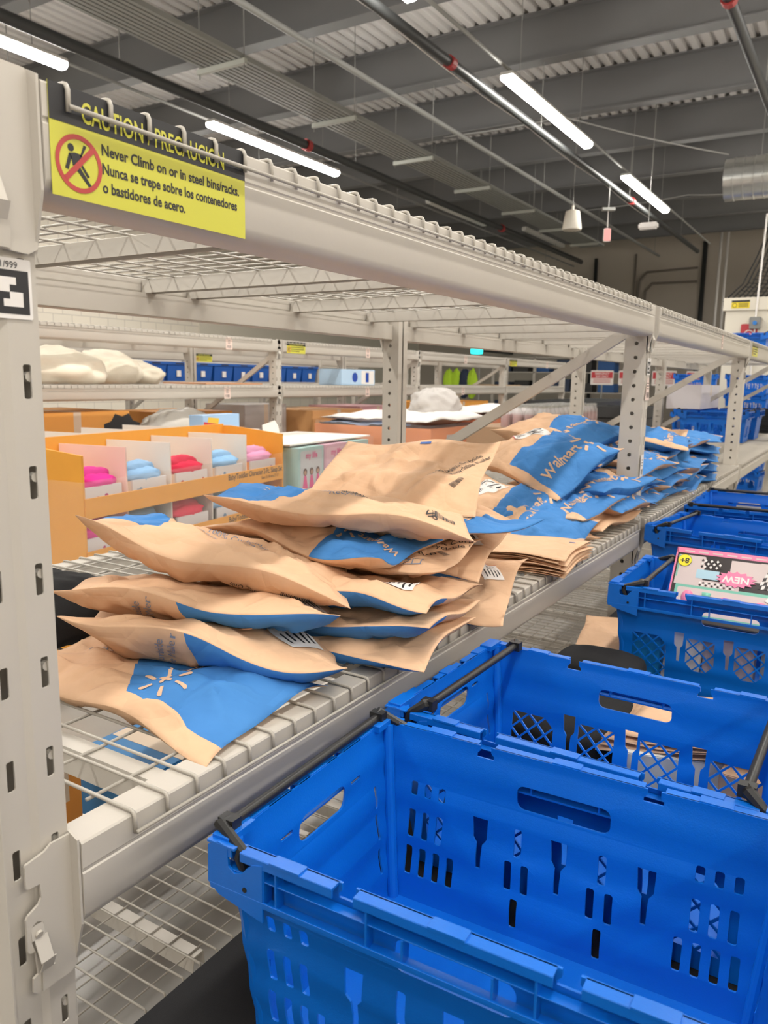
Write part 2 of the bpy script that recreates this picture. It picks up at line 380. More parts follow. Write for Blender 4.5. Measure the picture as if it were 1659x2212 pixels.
# ------------------------------------------------------------------ blue crates with bail arms
CH = .275
def long_holes(style):
    H = []
    def fun(s, z=0): return [(s+a, b+z) for a, b in ((-.012,.168),(-.0105,.135),(-.0045,.127),(-.0035,.09),(.0035,.09),(.0045,.127),(.0105,.135),(.012,.168))][::-1]
    H.append(rrect(-.066, .197, .066, .233, .011))
    for s in (-.118, 0, .118): H.append(fun(s))
    if style == 'slot':
        def sl(s, z0, z1): H.append(rrect(s-.0055, z0, s+.0055, z1, .003, 2))
        for g in (-1, 1):
            for k in range(4): sl(g*(.232-.023*k), .045, .09)
            for k in range(3): sl(g*(.228-.023*k), .172, .193); 
            for k in range(3): sl(g*(.228-.023*k)-.002, .105, .148)
            sl(g*.072, .072, .117); sl(g*.047, .072, .117); sl(g*.06, .125, .168); sl(g*.06, .018, .062)
    else:
        p = .0172; t = .0026
        for (a, b, z0, z1) in ((-.235, -.137, .03, .165), (-.1, -.016, .07, .165), (.016, .1, .07, .165), (.137, .235, .03, .165)):
            nx = int((b-a)/p); nz = int((z1-z0)/p)
            for i in range(nx+1):
                for j in range(nz+1):
                    if (i+j) % 2: continue
                    cx, cz = a+p*i, z0+p*j; q = p-t
                    pts = [(cx-q, cz), (cx, cz-q), (cx+q, cz), (cx, cz+q)]
                    if i == 0: pts = [(cx, cz-q), (cx+q, cz), (cx, cz+q)]
                    if i == nx: pts = [(cx, cz+q), (cx-q, cz), (cx, cz-q)]
                    if j == 0: pts = [u for u in pts if u[1] >= cz-1e-6]
                    if j == nz: pts = [u for u in pts if u[1] <= cz+1e-6]
                    if len(pts) > 2: H.append(pts)
    return H
def notch(s, z): return [(s-.0085, z), (s-.0085, z-.008), (s-.013, z-.013), (s-.013, z-.018), (s+.013, z-.018), (s+.013, z-.013), (s+.0085, z-.008), (s+.0085, z)]
def wave(z): return .0016*sin(2*pi*z/.062)
def crate_mesh(style):
    body = MB()
    def wall(half_b, half_t, holes, place, nts):
        out = [(-half_b, 0), (half_b, 0), (half_t, CH)]
        for s in sorted(nts, reverse=True): out += notch(s, CH)[::-1]
        out += [(-half_t, CH)]
        me = fill2d(out, holes, .003); bm = bmesh.new(); bm.from_mesh(me)
        for k in range(1, 18):
            z = k*.0155
            if z < CH-.002: bmesh.ops.bisect_plane(bm, geom=bm.verts[:]+bm.edges[:]+bm.faces[:], plane_co=(0, z, 0), plane_no=(0, 1, 0))
        bm.to_mesh(me); bm.free(); body.mesh(me, place); bpy.data.meshes.remove(me)
    yb, yt, xb, xt = .163, .184, .258, .284
    NT = (-.118, .118); NE = (-.262, .262)
    for g in (-1, 1):
        wall(xb, xt, long_holes(style), lambda c, g=g: Vector((c.x, g*(yb+(yt-yb)*c.y/CH+wave(c.y)+c.z), c.y)), NT+NE[0:0])
        hs = [rrect(-.055, .197, .055, .233, .014)]
        hs += [rrect(-.095, .222, -.07, .228, .0025, 2), rrect(.07, .222, .095, .228, .0025, 2)]
        for k in (-1, 1): hs += [rrect(k*.135-.003, .05, k*.135+.003, .09, .002, 2), rrect(k*.135-.003, .105, k*.135+.003, .145, .002, 2), rrect(k*.135-.003, .155, k*.135+.003, .19, .002, 2)]
        if style != 'slot':
            p = .0172
            for i in range(7):
                for j in range(6):
                    if (i+j) % 2 == 0:
                        cx, cz = -.052+p*i, .05+p*j; q = p-.0026; hs.append([(cx-q, cz), (cx, cz-q), (cx+q, cz), (cx, cz+q)])
        wall(yb, yt, hs, lambda c, g=g: Vector((g*(xb+(xt-xb)*c.y/CH+wave(c.y)+c.z), c.x, c.y)), ())
    body.box(-xb, xb, -yb, yb, 0, .004)
    for gx in (-1, 1):
        for gy in (-1, 1):   # rounded corner posts
            a = Vector((gx*(xb-.006), gy*(yb-.006), .002)); b = Vector((gx*(xt-.006), gy*(yt-.006), CH-.002)); body.tube([a, b], .0085, 12)
    rim = MB(); XO, YO = .3, .2
    def lip(fn, segs, L, wall_t):
        # fn(s, o, z): s along the side, o outwards from the wall
        def bx(s0, s1, o0, o1, z0, z1):
            vs = [fn(s, o, z) for s in (s0, s1) for o in (o0, o1) for z in (z0, z1)]
            rim.add(vs, [(0,1,3,2),(4,6,7,5),(0,4,5,1),(2,3,7,6),(0,2,6,4),(1,5,7,3)])
        for a, b in segs:
            bx(a, b, -.001, .0145, CH-.003, CH); bx(a, b, .0125, .015, CH-.011, CH-.0005)
            m_ = (a+b)/2; bx(m_-.02, m_+.02, -.001, .016, CH-.001, CH+.0022)
        bx(-L, L, 0, .0155, CH-.0575, CH-.0545); bx(-L, L, .0135, .016, CH-.0545, CH-.050)
        bx(-L, L, 0, .013, CH-.027, CH-.0255) 
        return bx
    segL = [(-.296, -.266), (-.254, -.131), (-.105, .105), (.131, .254), (.266, .296)]
    for g in (-1, 1):
        bx = lip(lambda s, o, z, g=g: Vector((s, g*(.185+o), z)), segL, .298, yt)
        for s in (-.222, -.205, -.09, -.048, .048, .09, .205, .222): bx(s-.0012, s+.0012, 0, .0145, CH-.056, CH-.003 if abs(s) > .06 else CH-.027)
        for k in (-1, 1):
            # pivot corner block
            me = fill2d([(k*a, b) for a, b in ((.222,-.005),(.236,-.009),(.244,-.016),(.25,-.024),(.262,-.028),(.27,-.022),(.272,.002),(.285,.004),(.3,-.004),(.301,-.05),(.285,-.062),(.222,-.075))][::k], [circ(k*.247, -.043, .0032, 10)], .004)
            rim.mesh(me, lambda c, g=g: Vector((c.x, g*(.199+c.z*.9), CH+c.y))); bpy.data.meshes.remove(me)
        bx = lip(lambda s, o, z, g=g: Vector((g*(.285+o), s, z)), [(-.196, -.06), (-.045, .045), (.06, .196)], .198, xt)
        for s in (-.15, -.075, .075, .15): bx(s-.0012, s+.0012, 0, .0145, CH-.056, CH-.003)
        # tall ends of the short sides
        for k in (-1, 1): rim.box(g*.287-.012, g*.287+.012, k*.17-.024, k*.17+.024, CH-.004, CH+.006)
    return body, rim
def crate(style, bars, label, loc, rz, group='blue crates in the aisle row', arm_dir=1):
    t = thing('bail_arm_crate', label, 'crate', loc, rz, group)
    body, rim = crate_mesh(style)
    b = body.build('crate_body', BLUE, t, smooth=0.5); body2 = rim.build('rim', BLUE, t, bevel=.0007, seg=1)
    for x in bars:
        m = MB(); g = 1 if x > 0 else -1; z = CH+.009
        m.tube([(x, -.172, z), (x, .172, z)], .0068, 12)
        a_ = m.build('bail_arm', BLACK, t, smooth=True)
        for k in (-1, 1):
            m = MB()
            m.tube([(x, k*.168, z), (x+g*.004, k*.182, z+.002), (g*.258, k*.1905, CH-.003), (g*.262, k*.191, CH-.014), (g*.247, k*.191, CH-.043)], [.009, .009, .007, .006, .005], 8)
            m.box(x-.011, x+.011, k*.172-.008, k*.172+.008, z-.008, z+.009)
            m.tube([(g*.247, k*.188, CH-.043), (g*.247, k*.2015, CH-.043)], .003, 8)
            m.build('hinge_hook', BLACK, a_, smooth=True)
    return t
CZ = .99-CH
crate('slot', (-.292, .292), 'empty blue crate nearest the camera, slotted sides, scrap of paper inside', (.395, .276, CZ), radians(2.0))
crate('lattice', (-.235, .235), 'empty blue crate with lattice windows, second from the camera', (.378, .690, CZ), radians(-1.0))
crate('lattice', (-.215, .292), 'blue crate holding the pink toy box', (.45, 1.695, CZ), radians(0))
crate('lattice', (-.225, .292), 'empty blue crate behind the one with the pink toy box', (.338, 2.60, CZ), radians(-7))
crate('slot', (-.292, .292), 'blue crate turned lengthways at the far end of the crate row', (.235, 3.33, CZ), radians(91))

# ------------------------------------------------------------------ black platform carts under the crates
def cart(y0, y1, label):
    t = thing('platform_cart', label, 'cart', ((.37), (y0+y1)/2, 0), 0, 'platform carts under the crates')
    h = (y1-y0)/2; z = CZ-.0015
    MB().box(-.385, .385, -h, h, z-.03, z).build('deck', BLACKF, t, bevel=.006)
    for sx in (-.34, .34):
        for sy in (-h+.06, h-.06):
            MB().box(sx-.018, sx+.018, sy-.018, sy+.018, .12, z-.03).build('leg', BLACK, t)
            w = MB(); w.tube([(sx-.014, sy, .06), (sx+.014, sy, .06)], .06, 20); w.box(sx-.022, sx-.017, sy-.02, sy+.02, .05, .125).box(sx+.017, sx+.022, sy-.02, sy+.02, .05, .125).box(sx-.022, sx+.022, sy-.02, sy+.02, .118, .125)
            w.build('caster', BLACK, t)
    MB().box(-.36, .36, -h+.03, h-.03, .16, .185).build('lower_shelf', BLACK, t)
cart(-.75, 1.36, 'black platform cart carrying the two nearest blue crates')
cart(1.40, 3.85, 'black platform cart carrying the three farther blue crates')

# ------------------------------------------------------------------ paper mailers
def paper(name, u0=2.0, k=0.0, vc=.5, v0=-1.0, v1=2.0, flip=False):
    """kraft paper with a printed blue panel: u > u0 + k|v-vc| between v0 and v1 (u mirrored when flip)"""
    if name in MATS: return MATS[name]
    m = bpy.data.materials.new(name); m.use_nodes = True; MATS[name] = m; nt = m.node_tree; b = nt.nodes['Principled BSDF']
    def mth(op, a, c=None):
        n = nt.nodes.new('ShaderNodeMath'); n.operation = op
        for i, q in enumerate((a, c)):
            if q is None: continue
            if isinstance(q, (int, float)): n.inputs[i].default_value = q
            else: nt.links.new(q, n.inputs[i])
        return n.outputs[0]
    uv = nt.nodes.new('ShaderNodeUVMap'); sp = nt.nodes.new('ShaderNodeSeparateXYZ'); nt.links.new(uv.outputs[0], sp.inputs[0])
    U, V = sp.outputs['X'], sp.outputs['Y']
    if flip: U = mth('SUBTRACT', 1.0, U)
    lim = mth('ADD', mth('MULTIPLY', mth('ABSOLUTE', mth('SUBTRACT', V, vc)), k), u0)
    f = mth('MULTIPLY', mth('GREATER_THAN', U, lim), mth('MULTIPLY', mth('GREATER_THAN', V, v0), mth('LESS_THAN', V, v1)))
    tc = nt.nodes.new('ShaderNodeTexCoord')
    n1 = nt.nodes.new('ShaderNodeTexNoise'); n1.inputs['Scale'].default_value = 14; n1.inputs['Detail'].default_value = 8; nt.links.new(tc.outputs['Object'], n1.inputs['Vector'])
    kr = nt.nodes.new('ShaderNodeMix'); kr.data_type = 'RGBA'; kr.inputs[6].default_value = (0.60, 0.38, 0.235, 1); kr.inputs[7].default_value = (0.76, 0.50, 0.32, 1); nt.links.new(n1.outputs['Fac'], kr.inputs[0])
    bl = nt.nodes.new('ShaderNodeMix'); bl.data_type = 'RGBA'; bl.inputs[6].default_value = (0.045, 0.185, 0.47, 1); bl.inputs[7].default_value = (0.065, 0.235, 0.56, 1); nt.links.new(n1.outputs['Fac'], bl.inputs[0])
    mx = nt.nodes.new('ShaderNodeMix'); mx.data_type = 'RGBA'; nt.links.new(f, mx.inputs[0]); nt.links.new(kr.outputs[2], mx.inputs[6]); nt.links.new(bl.outputs[2], mx.inputs[7])
    nt.links.new(mx.outputs[2], b.inputs['Base Color']); b.inputs['Roughness'].default_value = 0.72; b.inputs['Specular IOR Level'].default_value = 0.22
    n2 = nt.nodes.new('ShaderNodeTexVoronoi'); n2.feature = 'DISTANCE_TO_EDGE'; n2.inputs['Scale'].default_value = 11; nt.links.new(tc.outputs['Object'], n2.inputs['Vector'])
    n3 = nt.nodes.new('ShaderNodeTexNoise'); n3.inputs['Scale'].default_value = 28; n3.inputs['Detail'].default_value = 2; nt.links.new(tc.outputs['Object'], n3.inputs['Vector'])
    ad = mth('ADD', mth('MULTIPLY', mth('MINIMUM', n2.outputs['Distance'], .12), 3.0), n3.outputs['Fac'])
    bp = nt.nodes.new('ShaderNodeBump'); bp.inputs['Strength'].default_value = 0.5; bp.inputs['Distance'].default_value = 0.008; nt.links.new(ad, bp.inputs['Height']); nt.links.new(bp.outputs['Normal'], b.inputs['Normal'])
    return m
PAP = {'plain': dict(), 'half': dict(u0=.38, k=.45, vc=.62, v0=.13), 'front': dict(u0=.42, k=.6, vc=.0), 'frontbar': dict(u0=.62, k=.0, v1=.9),
       'rear': dict(u0=.60, k=.55, vc=.45, flip=True, v0=.06), 'rearcorner': dict(u0=.78, k=0, v0=.35, flip=True), 'wide': dict(u0=.42, k=.5, vc=.3), 'wide2': dict(u0=.36, k=.3, vc=.7, v0=.1), 'mid': dict(u0=.45, k=.0, v0=.06, v1=.94), 'edge': dict(u0=.25, k=.0, v1=.42)}
def pm(k): return paper('mailer_paper_'+k, **PAP[k])
PAPINK = mat('unprinted_kraft', (0.66, 0.44, 0.29, 1), 0.65)
def mailer(label, c, yaw, pit, rol, L, W_, ht, hb, top='plain', bot='plain', seed=0, lift=(0,0,0,0), marks=(), group='paper mailers in the near heap', nu=64, nv=46, wav=.010, crs=.010):
    ps, th, ph = radians(yaw), radians(pit), radians(rol)
    U = Vector((cos(ps)*cos(th), sin(ps)*cos(th), -sin(th))); n0 = Vector((-sin(ps), cos(ps), 0)); w = U.cross(n0); V = n0*cos(ph)+w*sin(ph); N = U.cross(V)
    c = Vector(c); off = Vector((seed*3.17, seed*1.71, seed*.93))
    def surf(u, v, side, d=0.0):
        a = max(0.0, 1-abs(2*u-1)**(2.8 if side > 0 else 3.4)); b = max(0.0, 1-abs(2*v-1)**(2.3 if side > 0 else 4.5))
        fl = min(1, max(0, (u-.03)/.12))*min(1, max(0, (.97-u)/.12))*min(1, max(0, (v-.015)/.1))*min(1, max(0, (.985-v)/.1))
        p = (a*b)**(.8 if side > 0 else .62)
        uu = .5+(u-.5)*(1-.05*(1-(2*v-1)**2)); vv = .5+(v-.5)*(1-.08*(1-(2*u-1)**2))
        h = p*(ht if side > 0 else -hb)
        n = noise.noise(Vector((u*2.6, v*2.2, 0))+off); n2 = noise.noise(Vector((u*6, v*5, side*4))+off)
        cr = 1-abs(noise.noise(Vector((u*3.2+v*1.5, v*3.4-u, side*7))+off*1.7))*3.2
        c2 = 1-abs(noise.noise(Vector((u*6.5-v*4, v*2.1+u*3, side*3))+off*2.3))*4.5
        h += wav*n*1.6 + fl*(crs*1.0*n2 + crs*1.0*max(0, cr)**2-crs*.7*max(0, c2)**1.6)*side
        h += wav*.8*sin(u*9+seed*2)*(1-b) + wav*.7*sin(v*7+seed)*(1-a)
        la, lb, lc, ld = lift
        h += la*((1-u)*(1-v))**2+lb*(u*(1-v))**2+lc*(u*v)**2+ld*((1-u)*v)**2
        return c+U*((uu-.5)*L)+V*((vv-.5)*W_)+N*(h+side*(d+.0006))
    me = bpy.data.meshes.new('paper_mailer'); vs = []; fs = []; uvs = []
    idx = {}
    for s in (1, -1):
        for i in range(nu+1):
            for j in range(nv+1):
                idx[s, i, j] = len(vs); vs.append(surf(i/nu, j/nv, s)-c)
        for i in range(nu):
            for j in range(nv):
                q = [idx[s,i,j], idx[s,i+1,j], idx[s,i+1,j+1], idx[s,i,j+1]]
                for tri in ((q[0], q[1], q[2]), (q[0], q[2], q[3])): fs.append((tri if s > 0 else tri[::-1], 0 if s > 0 else 1))
    for i in range(nu):
        fs.append(([idx[1,i,0], idx[-1,i,0], idx[-1,i+1,0], idx[1,i+1,0]], 0)); fs.append(([idx[1,i,nv], idx[1,i+1,nv], idx[-1,i+1,nv], idx[-1,i,nv]], 0))
    for j in range(nv):
        fs.append(([idx[1,0,j], idx[1,0,j+1], idx[-1,0,j+1], idx[-1,0,j]], 0)); fs.append(([idx[1,nu,j], idx[-1,nu,j], idx[-1,nu,j+1], idx[1,nu,j+1]], 0))
    me.from_pydata([tuple(v) for v in vs], [], [f[0] for f in fs])
    me.materials.append(pm(top)); me.materials.append(pm(bot))
    uvl = me.uv_layers.new(name='UVMap'); inv = {}
    for (s, i, j), k in idx.items(): inv[k] = (i/nu, j/nv)
    for p, f in zip(me.polygons, fs):
        p.material_index = f[1]; p.use_smooth = True
        for li in p.loop_indices: uvl.data[li].uv = inv[me.loops[li].vertex_index]
    o = bpy.data.objects.new('paper_mailer', me); C.objects.link(o); o.location = c; tag(o, label, 'mailer', group)
    def gpos(u, v, side, d):      # a point d above the sheet as meshed
        i = min(nu-1, int(u*nu)); j = min(nv-1, int(v*nv)); fu = u*nu-i; fv = v*nv-j
        a, b_, c_, e = vs[idx[side,i,j]], vs[idx[side,i+1,j]], vs[idx[side,i+1,j+1]], vs[idx[side,i,j+1]]
        P_ = a+(b_-a)*fu+(c_-b_)*fv if fu >= fv else a+(e-a)*fv+(c_-e)*fu
        return P_+(c_-a).cross(e-b_).normalized()*(side*d)
    lm = {}
    def layer(nm, mt):
        if (nm, mt.name) not in lm: lm[nm, mt.name] = (MB(), mt)
        return lm[nm, mt.name][0]
    def place(u0, v0, rot, side=1, d=.0014):
        a = radians(rot)
        def f(q):
            x, y = q.x*cos(a)-q.y*sin(a), q.x*sin(a)+q.y*cos(a)
            if side < 0: y = -y
            return gpos(min(.995, max(.005, u0+x/L)), min(.995, max(.005, v0+y/W_)), side, d+q.z)
        return f
    for mk in marks:
        kind, u0, v0, size, rot = mk[:5]; side = mk[5] if len(mk) > 5 else 1; pl = place(u0, v0, rot, side)
        if kind == 'logo':
            m_ = layer('printed_logo', PAPINK); put_text(m_, 'Walmart', -size*3.9, 0, size*1.35, pl, 0, .02, dc=1)
            for a, bb in ((size*.5, size*.14), (size*.14, size*.5)): flat(m_, rrect(-a, -bb, a, bb, min(a, bb)*.8, 3), pl, st=.007)
            for q in range(6):
                t_ = radians(30+60*q); r0, r1, ww = size*.85, size*1.65, size*.15
                pts = [(r*cos(t_)-y*sin(t_), r*sin(t_)+y*cos(t_)) for r, y in ((r0, -ww*.7), (r1, -ww), (r1+ww*.6, 0), (r1, ww), (r0, ww*.7))]; flat(m_, pts, pl, st=.007)
        elif kind[:2] == 'W:': put_text(layer('printed_logo', PAPINK), kind[2:], 0, 0, size, pl, 0, .018, dc=1)
        elif kind == 'label':
            flat(layer('shipping_label', WHITE), rect(-size*.75, -size*.5, size*.75, size*.5), pl, .0003, st=.010)
            r_ = layer('label_border', RED); flat(r_, rect(-size*.75, -size*.5, -size*.7, size*.5), pl, .0006, st=.010)
            k_ = layer('label_print', INK); R = random.Random(seed); x = -size*.6
            while x < -size*.2:
                wd = size*R.choice((.012, .02, .03)); flat(k_, rect(x, -size*.1, x+wd, size*.35), pl, .0006, st=.010); x += wd+size*.03
            for q in range(5):
                flat(k_, rect(-size*.05, size*(.34-.16*q), size*(-.05+R.uniform(.4, .7)), size*(.40-.16*q)), pl, .0006, st=.010)
        elif kind == 'bars':
            k_ = layer('printed_text', INK); R = random.Random(seed+5); x = -size*.5
            while x < size*.5:
                wd = size*R.choice((.015, .03, .045)); flat(k_, rect(x, -size*.22, x+wd, size*.22), pl, st=.007); x += wd+size*.03
        elif kind == 'icon':
            k_ = layer('printed_text', PALEINK)
            for a, bb, cc, dd in ((-.5,.25,.5,.3),(-.5,-.3,.5,-.25),(-.5,-.3,-.45,.3),(.1,-.3,.15,.3),(.45,-.3,.5,.3),(-.3,-.1,-.05,-.05),(-.3,.05,-.05,.1)): flat(k_, rect(a*size, bb*size, cc*size, dd*size), pl, st=.007)
        elif kind == 'dash':
            flat(layer('printed_dash', mat('printed_blue', (0.05, 0.13, 0.4, 1), .6)), rect(-size*.5, -size*.16, size*.5, size*.16), pl, st=.007)
        else:
            put_text(layer('printed_text', PALEINK if kind[0] == '~' else INK), kind.lstrip('~'), 0, 0, size, pl, 0, .0, dc=1)
    for (nm, _), (m_, mt) in lm.items(): m_.build(nm, mt, o)
    return o
RM = ('100% Curbside', 'Recyclable Mailer')
def rtxt(u, v, s, rot, side=1, dx=1.15, pale=True):
    a = radians(rot+90); p = '~' if pale else ''
    return [(p+RM[0], u+cos(a)*s*dx*.5/.5, v+sin(a)*s*dx*.5/.33, s, rot, side), (p+RM[1], u-cos(a)*s*dx*.5/.5, v-sin(a)*s*dx*.5/.33, s, rot, side)]
NEAR = [
 ('nearest paper mailer, blue printed top showing the star-burst logo, beside the left post', (-.263,.312,1.024), 2, 0, -3, .50, .29, .030, .024, 'half', 'plain', 1, (.02,-.025,0,.01), [('logo', .66, .33, .026, -90)]+rtxt(.28,.62,.018,-95)+[('icon', .30, .62, .04, -80)]),
 ('paper mailer second from the bottom of the near stack, blue side with tan letters', (-.244,.438,1.062), 36, 10, -11, .45, .33, .020, .040, 'plain', 'front', 2, (.02,0,0,0), [('label', .80, .42, .075, -50), ('W:Walmart', .70, .31, .045, -90, -1)]+rtxt(.36,.2,.019,90,-1)+[('icon', .5, .2, .04, 90, -1)]),
 ('paper mailer third from the bottom of the near stack, dark blue underside', (-.291,.473,1.118), 37, 7, -11, .46, .33, .020, .036, 'plain', 'front', 3, (.01,0,0,0), [('label', .86, .40, .07, -50), ('W:Walmart', .66, .30, .042, -90, -1)]+rtxt(.30,.2,.018,90,-1)+[('icon', .45, .25, .04, 90, -1)]),
 ('plain tan mailer on top of the near stack, its left tip poking up', (-.310,.547,1.188), 34, 13, -3, .48, .33, .026, .042, 'rearcorner', 'plain', 4, (.03,-.01,0,0), rtxt(.52,.45,.020,-8)+[('icon', .36, .72, .04, 170), ('bars', .80, .08, .05, 0, -1), ('Place Label This Side Only', .70, .1, .013, 180, -1)]),
 ('lowest mailer of the second stack, white label near its right corner', (-.150,.690,1.030), 10, -3, -3, .46, .33, .016, .038, 'plain', 'edge', 5, (0,-.01,0,0), [('label', .84, .42, .05, -90)]),
 ('second mailer from the bottom of the second stack, flap bent at the front', (-.150,.705,1.070), 10, -2, -6, .46, .33, .014, .036, 'plain', 'edge', 6, (0,0,0,0), [('label', .86, .5, .045, -90)]),
 ('third mailer of the second stack, large white label on its tan top', (-.155,.720,1.110), 8, -2, -6, .46, .33, .018, .036, 'plain', 'edge', 7, (0,0,0,0), [('label', .80, .34, .07, -80)]),
 ('tan mailer with a recycling panel printed near its front edge, in the second stack', (-.195,.850,1.145), 12, -2, 2, .44, .33, .024, .022, 'plain', 'plain', 8, (0,.01,0,0), [('NP', .84, .42, .034, 20), ('bars', .90, .50, .04, -40), ('icon', .82, .12, .05, 0)]+rtxt(.93,.72,.024,20,1,1.15,False)),
 ('mailer with a blue front half and two tan star rays, below the topmost mailer', (-.250,.775,1.195), 3, 3, 0, .44, .30, .020, .026, 'frontbar', 'plain', 9, (0,0,0,0), [('logo', .66, .42, .022, 170)]),
 ('topmost mailer of the near heap, blue left end and tan right end', (-.216,.802,1.250), 30, 7, -4, .52, .33, .018, .034, 'rear', 'plain', 10, (.0,0,0,0), [('logo', .19, .74, .022, 178), ('icon', .42, .66, .05, 170), ('bars', .52, .56, .05, 0), ('NP', .84, .26, .03, -60), ('bars', .9, .28, .05, 0)]+rtxt(.58,.34,.022,-2)),
 ('flat tan mailer propped upright behind the topmost one, printed text on its right side', (-.270,1.135,1.285), 14, 0, 22, .42, .34, .008, .010, 'plain', 'plain', 11, (.01,0,.03,.0), [('This Side Only', .74, .45, .016, 62), ('bars', .86, .3, .04, 62), ('dash', .55, .93, .03, 0)]+rtxt(.87,.62,.022,62,1,1.15,False)),
 ('blue mailer with upside-down tan lettering, poking out right of the topmost mailer', (-.155,1.125,1.185), -38, -2, 6, .46, .28, .014, .014, 'wide', 'plain', 12, (0,0,0,0), [('logo', .50, .40, .026, 190)]),
 ('tan mailer with a large white barcode label and blue right edge, under the blue one', (-.215,1.070,1.120), 8, -6, 8, .44, .34, .020, .024, 'plain', 'edge', 13, (0,-.02,0,0), [('label', .78, .55, .085, -50)]),
 ('lowest tan mailer at the right end of the near heap, small white label', (-.185,1.065,1.035), 12, -4, 10, .47, .34, .022, .024, 'plain', 'edge', 14, (0,-.02,0,0), [('label', .87, .62, .05, -60)]),
]
for a in NEAR:
    lb, c, y_, p_, r_, L_, W_, ht, hb, tp, bt, sd, lf, mk = a
    mailer(lb, c, y_, p_, r_, L_, W_, ht, hb, tp, bt, sd, lf, mk)
MIDH = [
 ('big puffed mailer, blue panel with tan lettering across its front, top of the middle heap', (-.287,2.140,1.250), -18, 8, 22, .42, .37, .060, .055, 'mid', 'mid', 21, (.02,-.03,0,0), [('logo', .80, 0.80, .040, 90), ('label', .28, .62, .09, 60)]),
 ('blue mailer crowning the middle heap, lettered side towards the aisle', (-.330,2.460,1.325), -12, 5, 6, .42, .38, .045, .060, 'wide2', 'wide2', 22, (0,0,0,0), [('logo', .97, 0.80, .040, 90, -1), ('logo', .72, 0.78, .040, 90)]),
 ('blue and tan mailer squeezed under the big puffed one', (-.271,2.350,1.165), -30, 6, 7, .40, .32, .040, .045, 'front', 'plain', 23, (0,-.02,0,0), []),
 ('blue mailer behind the big puffed one, its lettering cut off by the next bag', (-.300,2.440,1.235), -5, -2, 9, .40, .34, .050, .050, 'wide2', 'front', 24, (0,0,0,0), [('logo', .85, 0.78, .040, 90)]),
 ('blue lettered mailer lying across the second rack post at mid height', (-.190,2.290,1.150), -17, 0, 2, .42, .34, .035, .055, 'wide', 'wide', 25, (0,0,.01,0), [('logo', .80, 0.76, .040, 90), ('logo', .96, 0.76, .040, 90, -1)]),
 ('mailer with a white label and blue lettered right half, front of the middle heap', (-.290,1.870,1.105), 4, 12, 14, .36, .34, .045, .040, 'mid', 'mid', 26, (0,-.01,0,0), [('logo', .76, 0.80, .040, 90), ('label', .22, .5, .09, 62)]),
 ('slumped mailer with a blue band down its front, above the flat mailer stack', (-.200,1.785,1.055), 5, 10, 16, .38, .36, .040, .040, 'mid', 'plain', 27, (0,-.04,0,0), []),
 ('blue mailer with creased open end, low in the middle heap', (-.215,2.060,1.095), -9, -2, 7, .40, .34, .035, .040, 'wide2', 'plain', 28, (0,0,0,0), [('logo', .8, 0.80, .040, 90)]),
 ('blue mailer overlapping the second post low in the middle heap', (-.160,2.290,1.085), -7, 0, -1, .40, .34, .035, .035, 'wide', 'plain', 29, (0,0,0,0), [('logo', .85, 0.71, .040, 90)]),
 ('tan mailer at the very bottom of the middle heap, nearest the flat stack', (-.220,1.900,1.025), 3, 2, -4, .40, .34, .025, .020, 'plain', 'plain', 30, (0,0,0,0), rtxt(.85,.4,.022,20,1,1.15,False)),
 ('tan creased mailer at the bottom of the middle heap, beside the second post', (-.195,2.190,1.028), -6, -1, 0, .40, .36, .028, .022, 'plain', 'plain', 31, (0,0,.02,0), []),
]
for a in MIDH:
    lb, c, y_, p_, r_, L_, W_, ht, hb, tp, bt, sd, lf, mk = a
    mailer(lb, c, y_, p_, r_, L_, W_, ht, hb, tp, bt, sd, lf, mk, group='paper mailers in the middle heap', nu=44, nv=34, crs=.011, wav=.009)
# flat unused mailers in a short stack on the edge of the deck
for k in range(9):
    R = random.Random(50+k)
    mailer('flat tan mailer in the short flat stack, %s' % ('topmost of it' if k == 8 else 'lowest of it' if k == 0 else 'layer %s up' % ['', 'one', 'two', 'three', 'four', 'five', 'six', 'seven'][k]), (-.135+R.uniform(-.008, .008), 1.55+R.uniform(-.01, .01), 1.010+.0058*k), 4+R.uniform(-3, 3), 0, 0, .36, .30, .0018, .0016, 'plain', 'plain', 60+k*.1, (0,0,0,0), [('dash', .9, .8, .018, 0)] if k == 8 else [], group='flat mailers in the short stack', nu=20, nv=14, wav=.004, crs=.0)
# far heap, beyond the second post
R = random.Random(11)
FARH = []
for lv in range(6):
    for q in range(3):
        if lv == 5 and q != 1: continue
        FARH.append((lv, q))
WORDS = ['low', 'second', 'third', 'fourth', 'fifth', 'top']; COLN = ['near', 'middle', 'far']
for lv, q in FARH:
    y = 2.80+.36*q+R.uniform(-.05, .05); z = 1.03+.048*lv; kind = R.choice(['wide', 'wide2', 'front', 'mid']); bk = R.choice(['plain', 'wide2', 'front'])
    mailer('puffed blue mailer in the %s layer of the far heap, %s column' % (WORDS[lv], COLN[q]), (-.23+R.uniform(-.04, .05), y, z), R.uniform(-18, 12), R.uniform(-4, 6), R.uniform(-3, 8), .42, .35, .034, .036, kind, bk, 70+lv*3+q, (0, R.uniform(-.02, .02), 0, 0), [('logo', .80, 0.76, .040, 90), ('logo', .96, 0.76, .040, 90, -1)] if kind != 'front' else [('label', .6, .5, .06, 40)], group='paper mailers in the far heap', nu=24, nv=18, crs=.012, wav=.009)
for k in range(5):
    mailer('tan mailer with blue end in the tidy far stack, %s of five' % ['lowest', 'second', 'third', 'fourth', 'topmost'][k], (-.20, 3.92+.01*k, 1.03+.05*k), 8, 2, 3 if k == 4 else 0, .46, .38, .028, .018, 'frontbar', 'frontbar', 90+k, (0,0,0,0), [('bars', .55, .8, .05, 5)] if k == 4 else [], group='paper mailers in the tidy far stack', nu=24, nv=18, wav=.006)

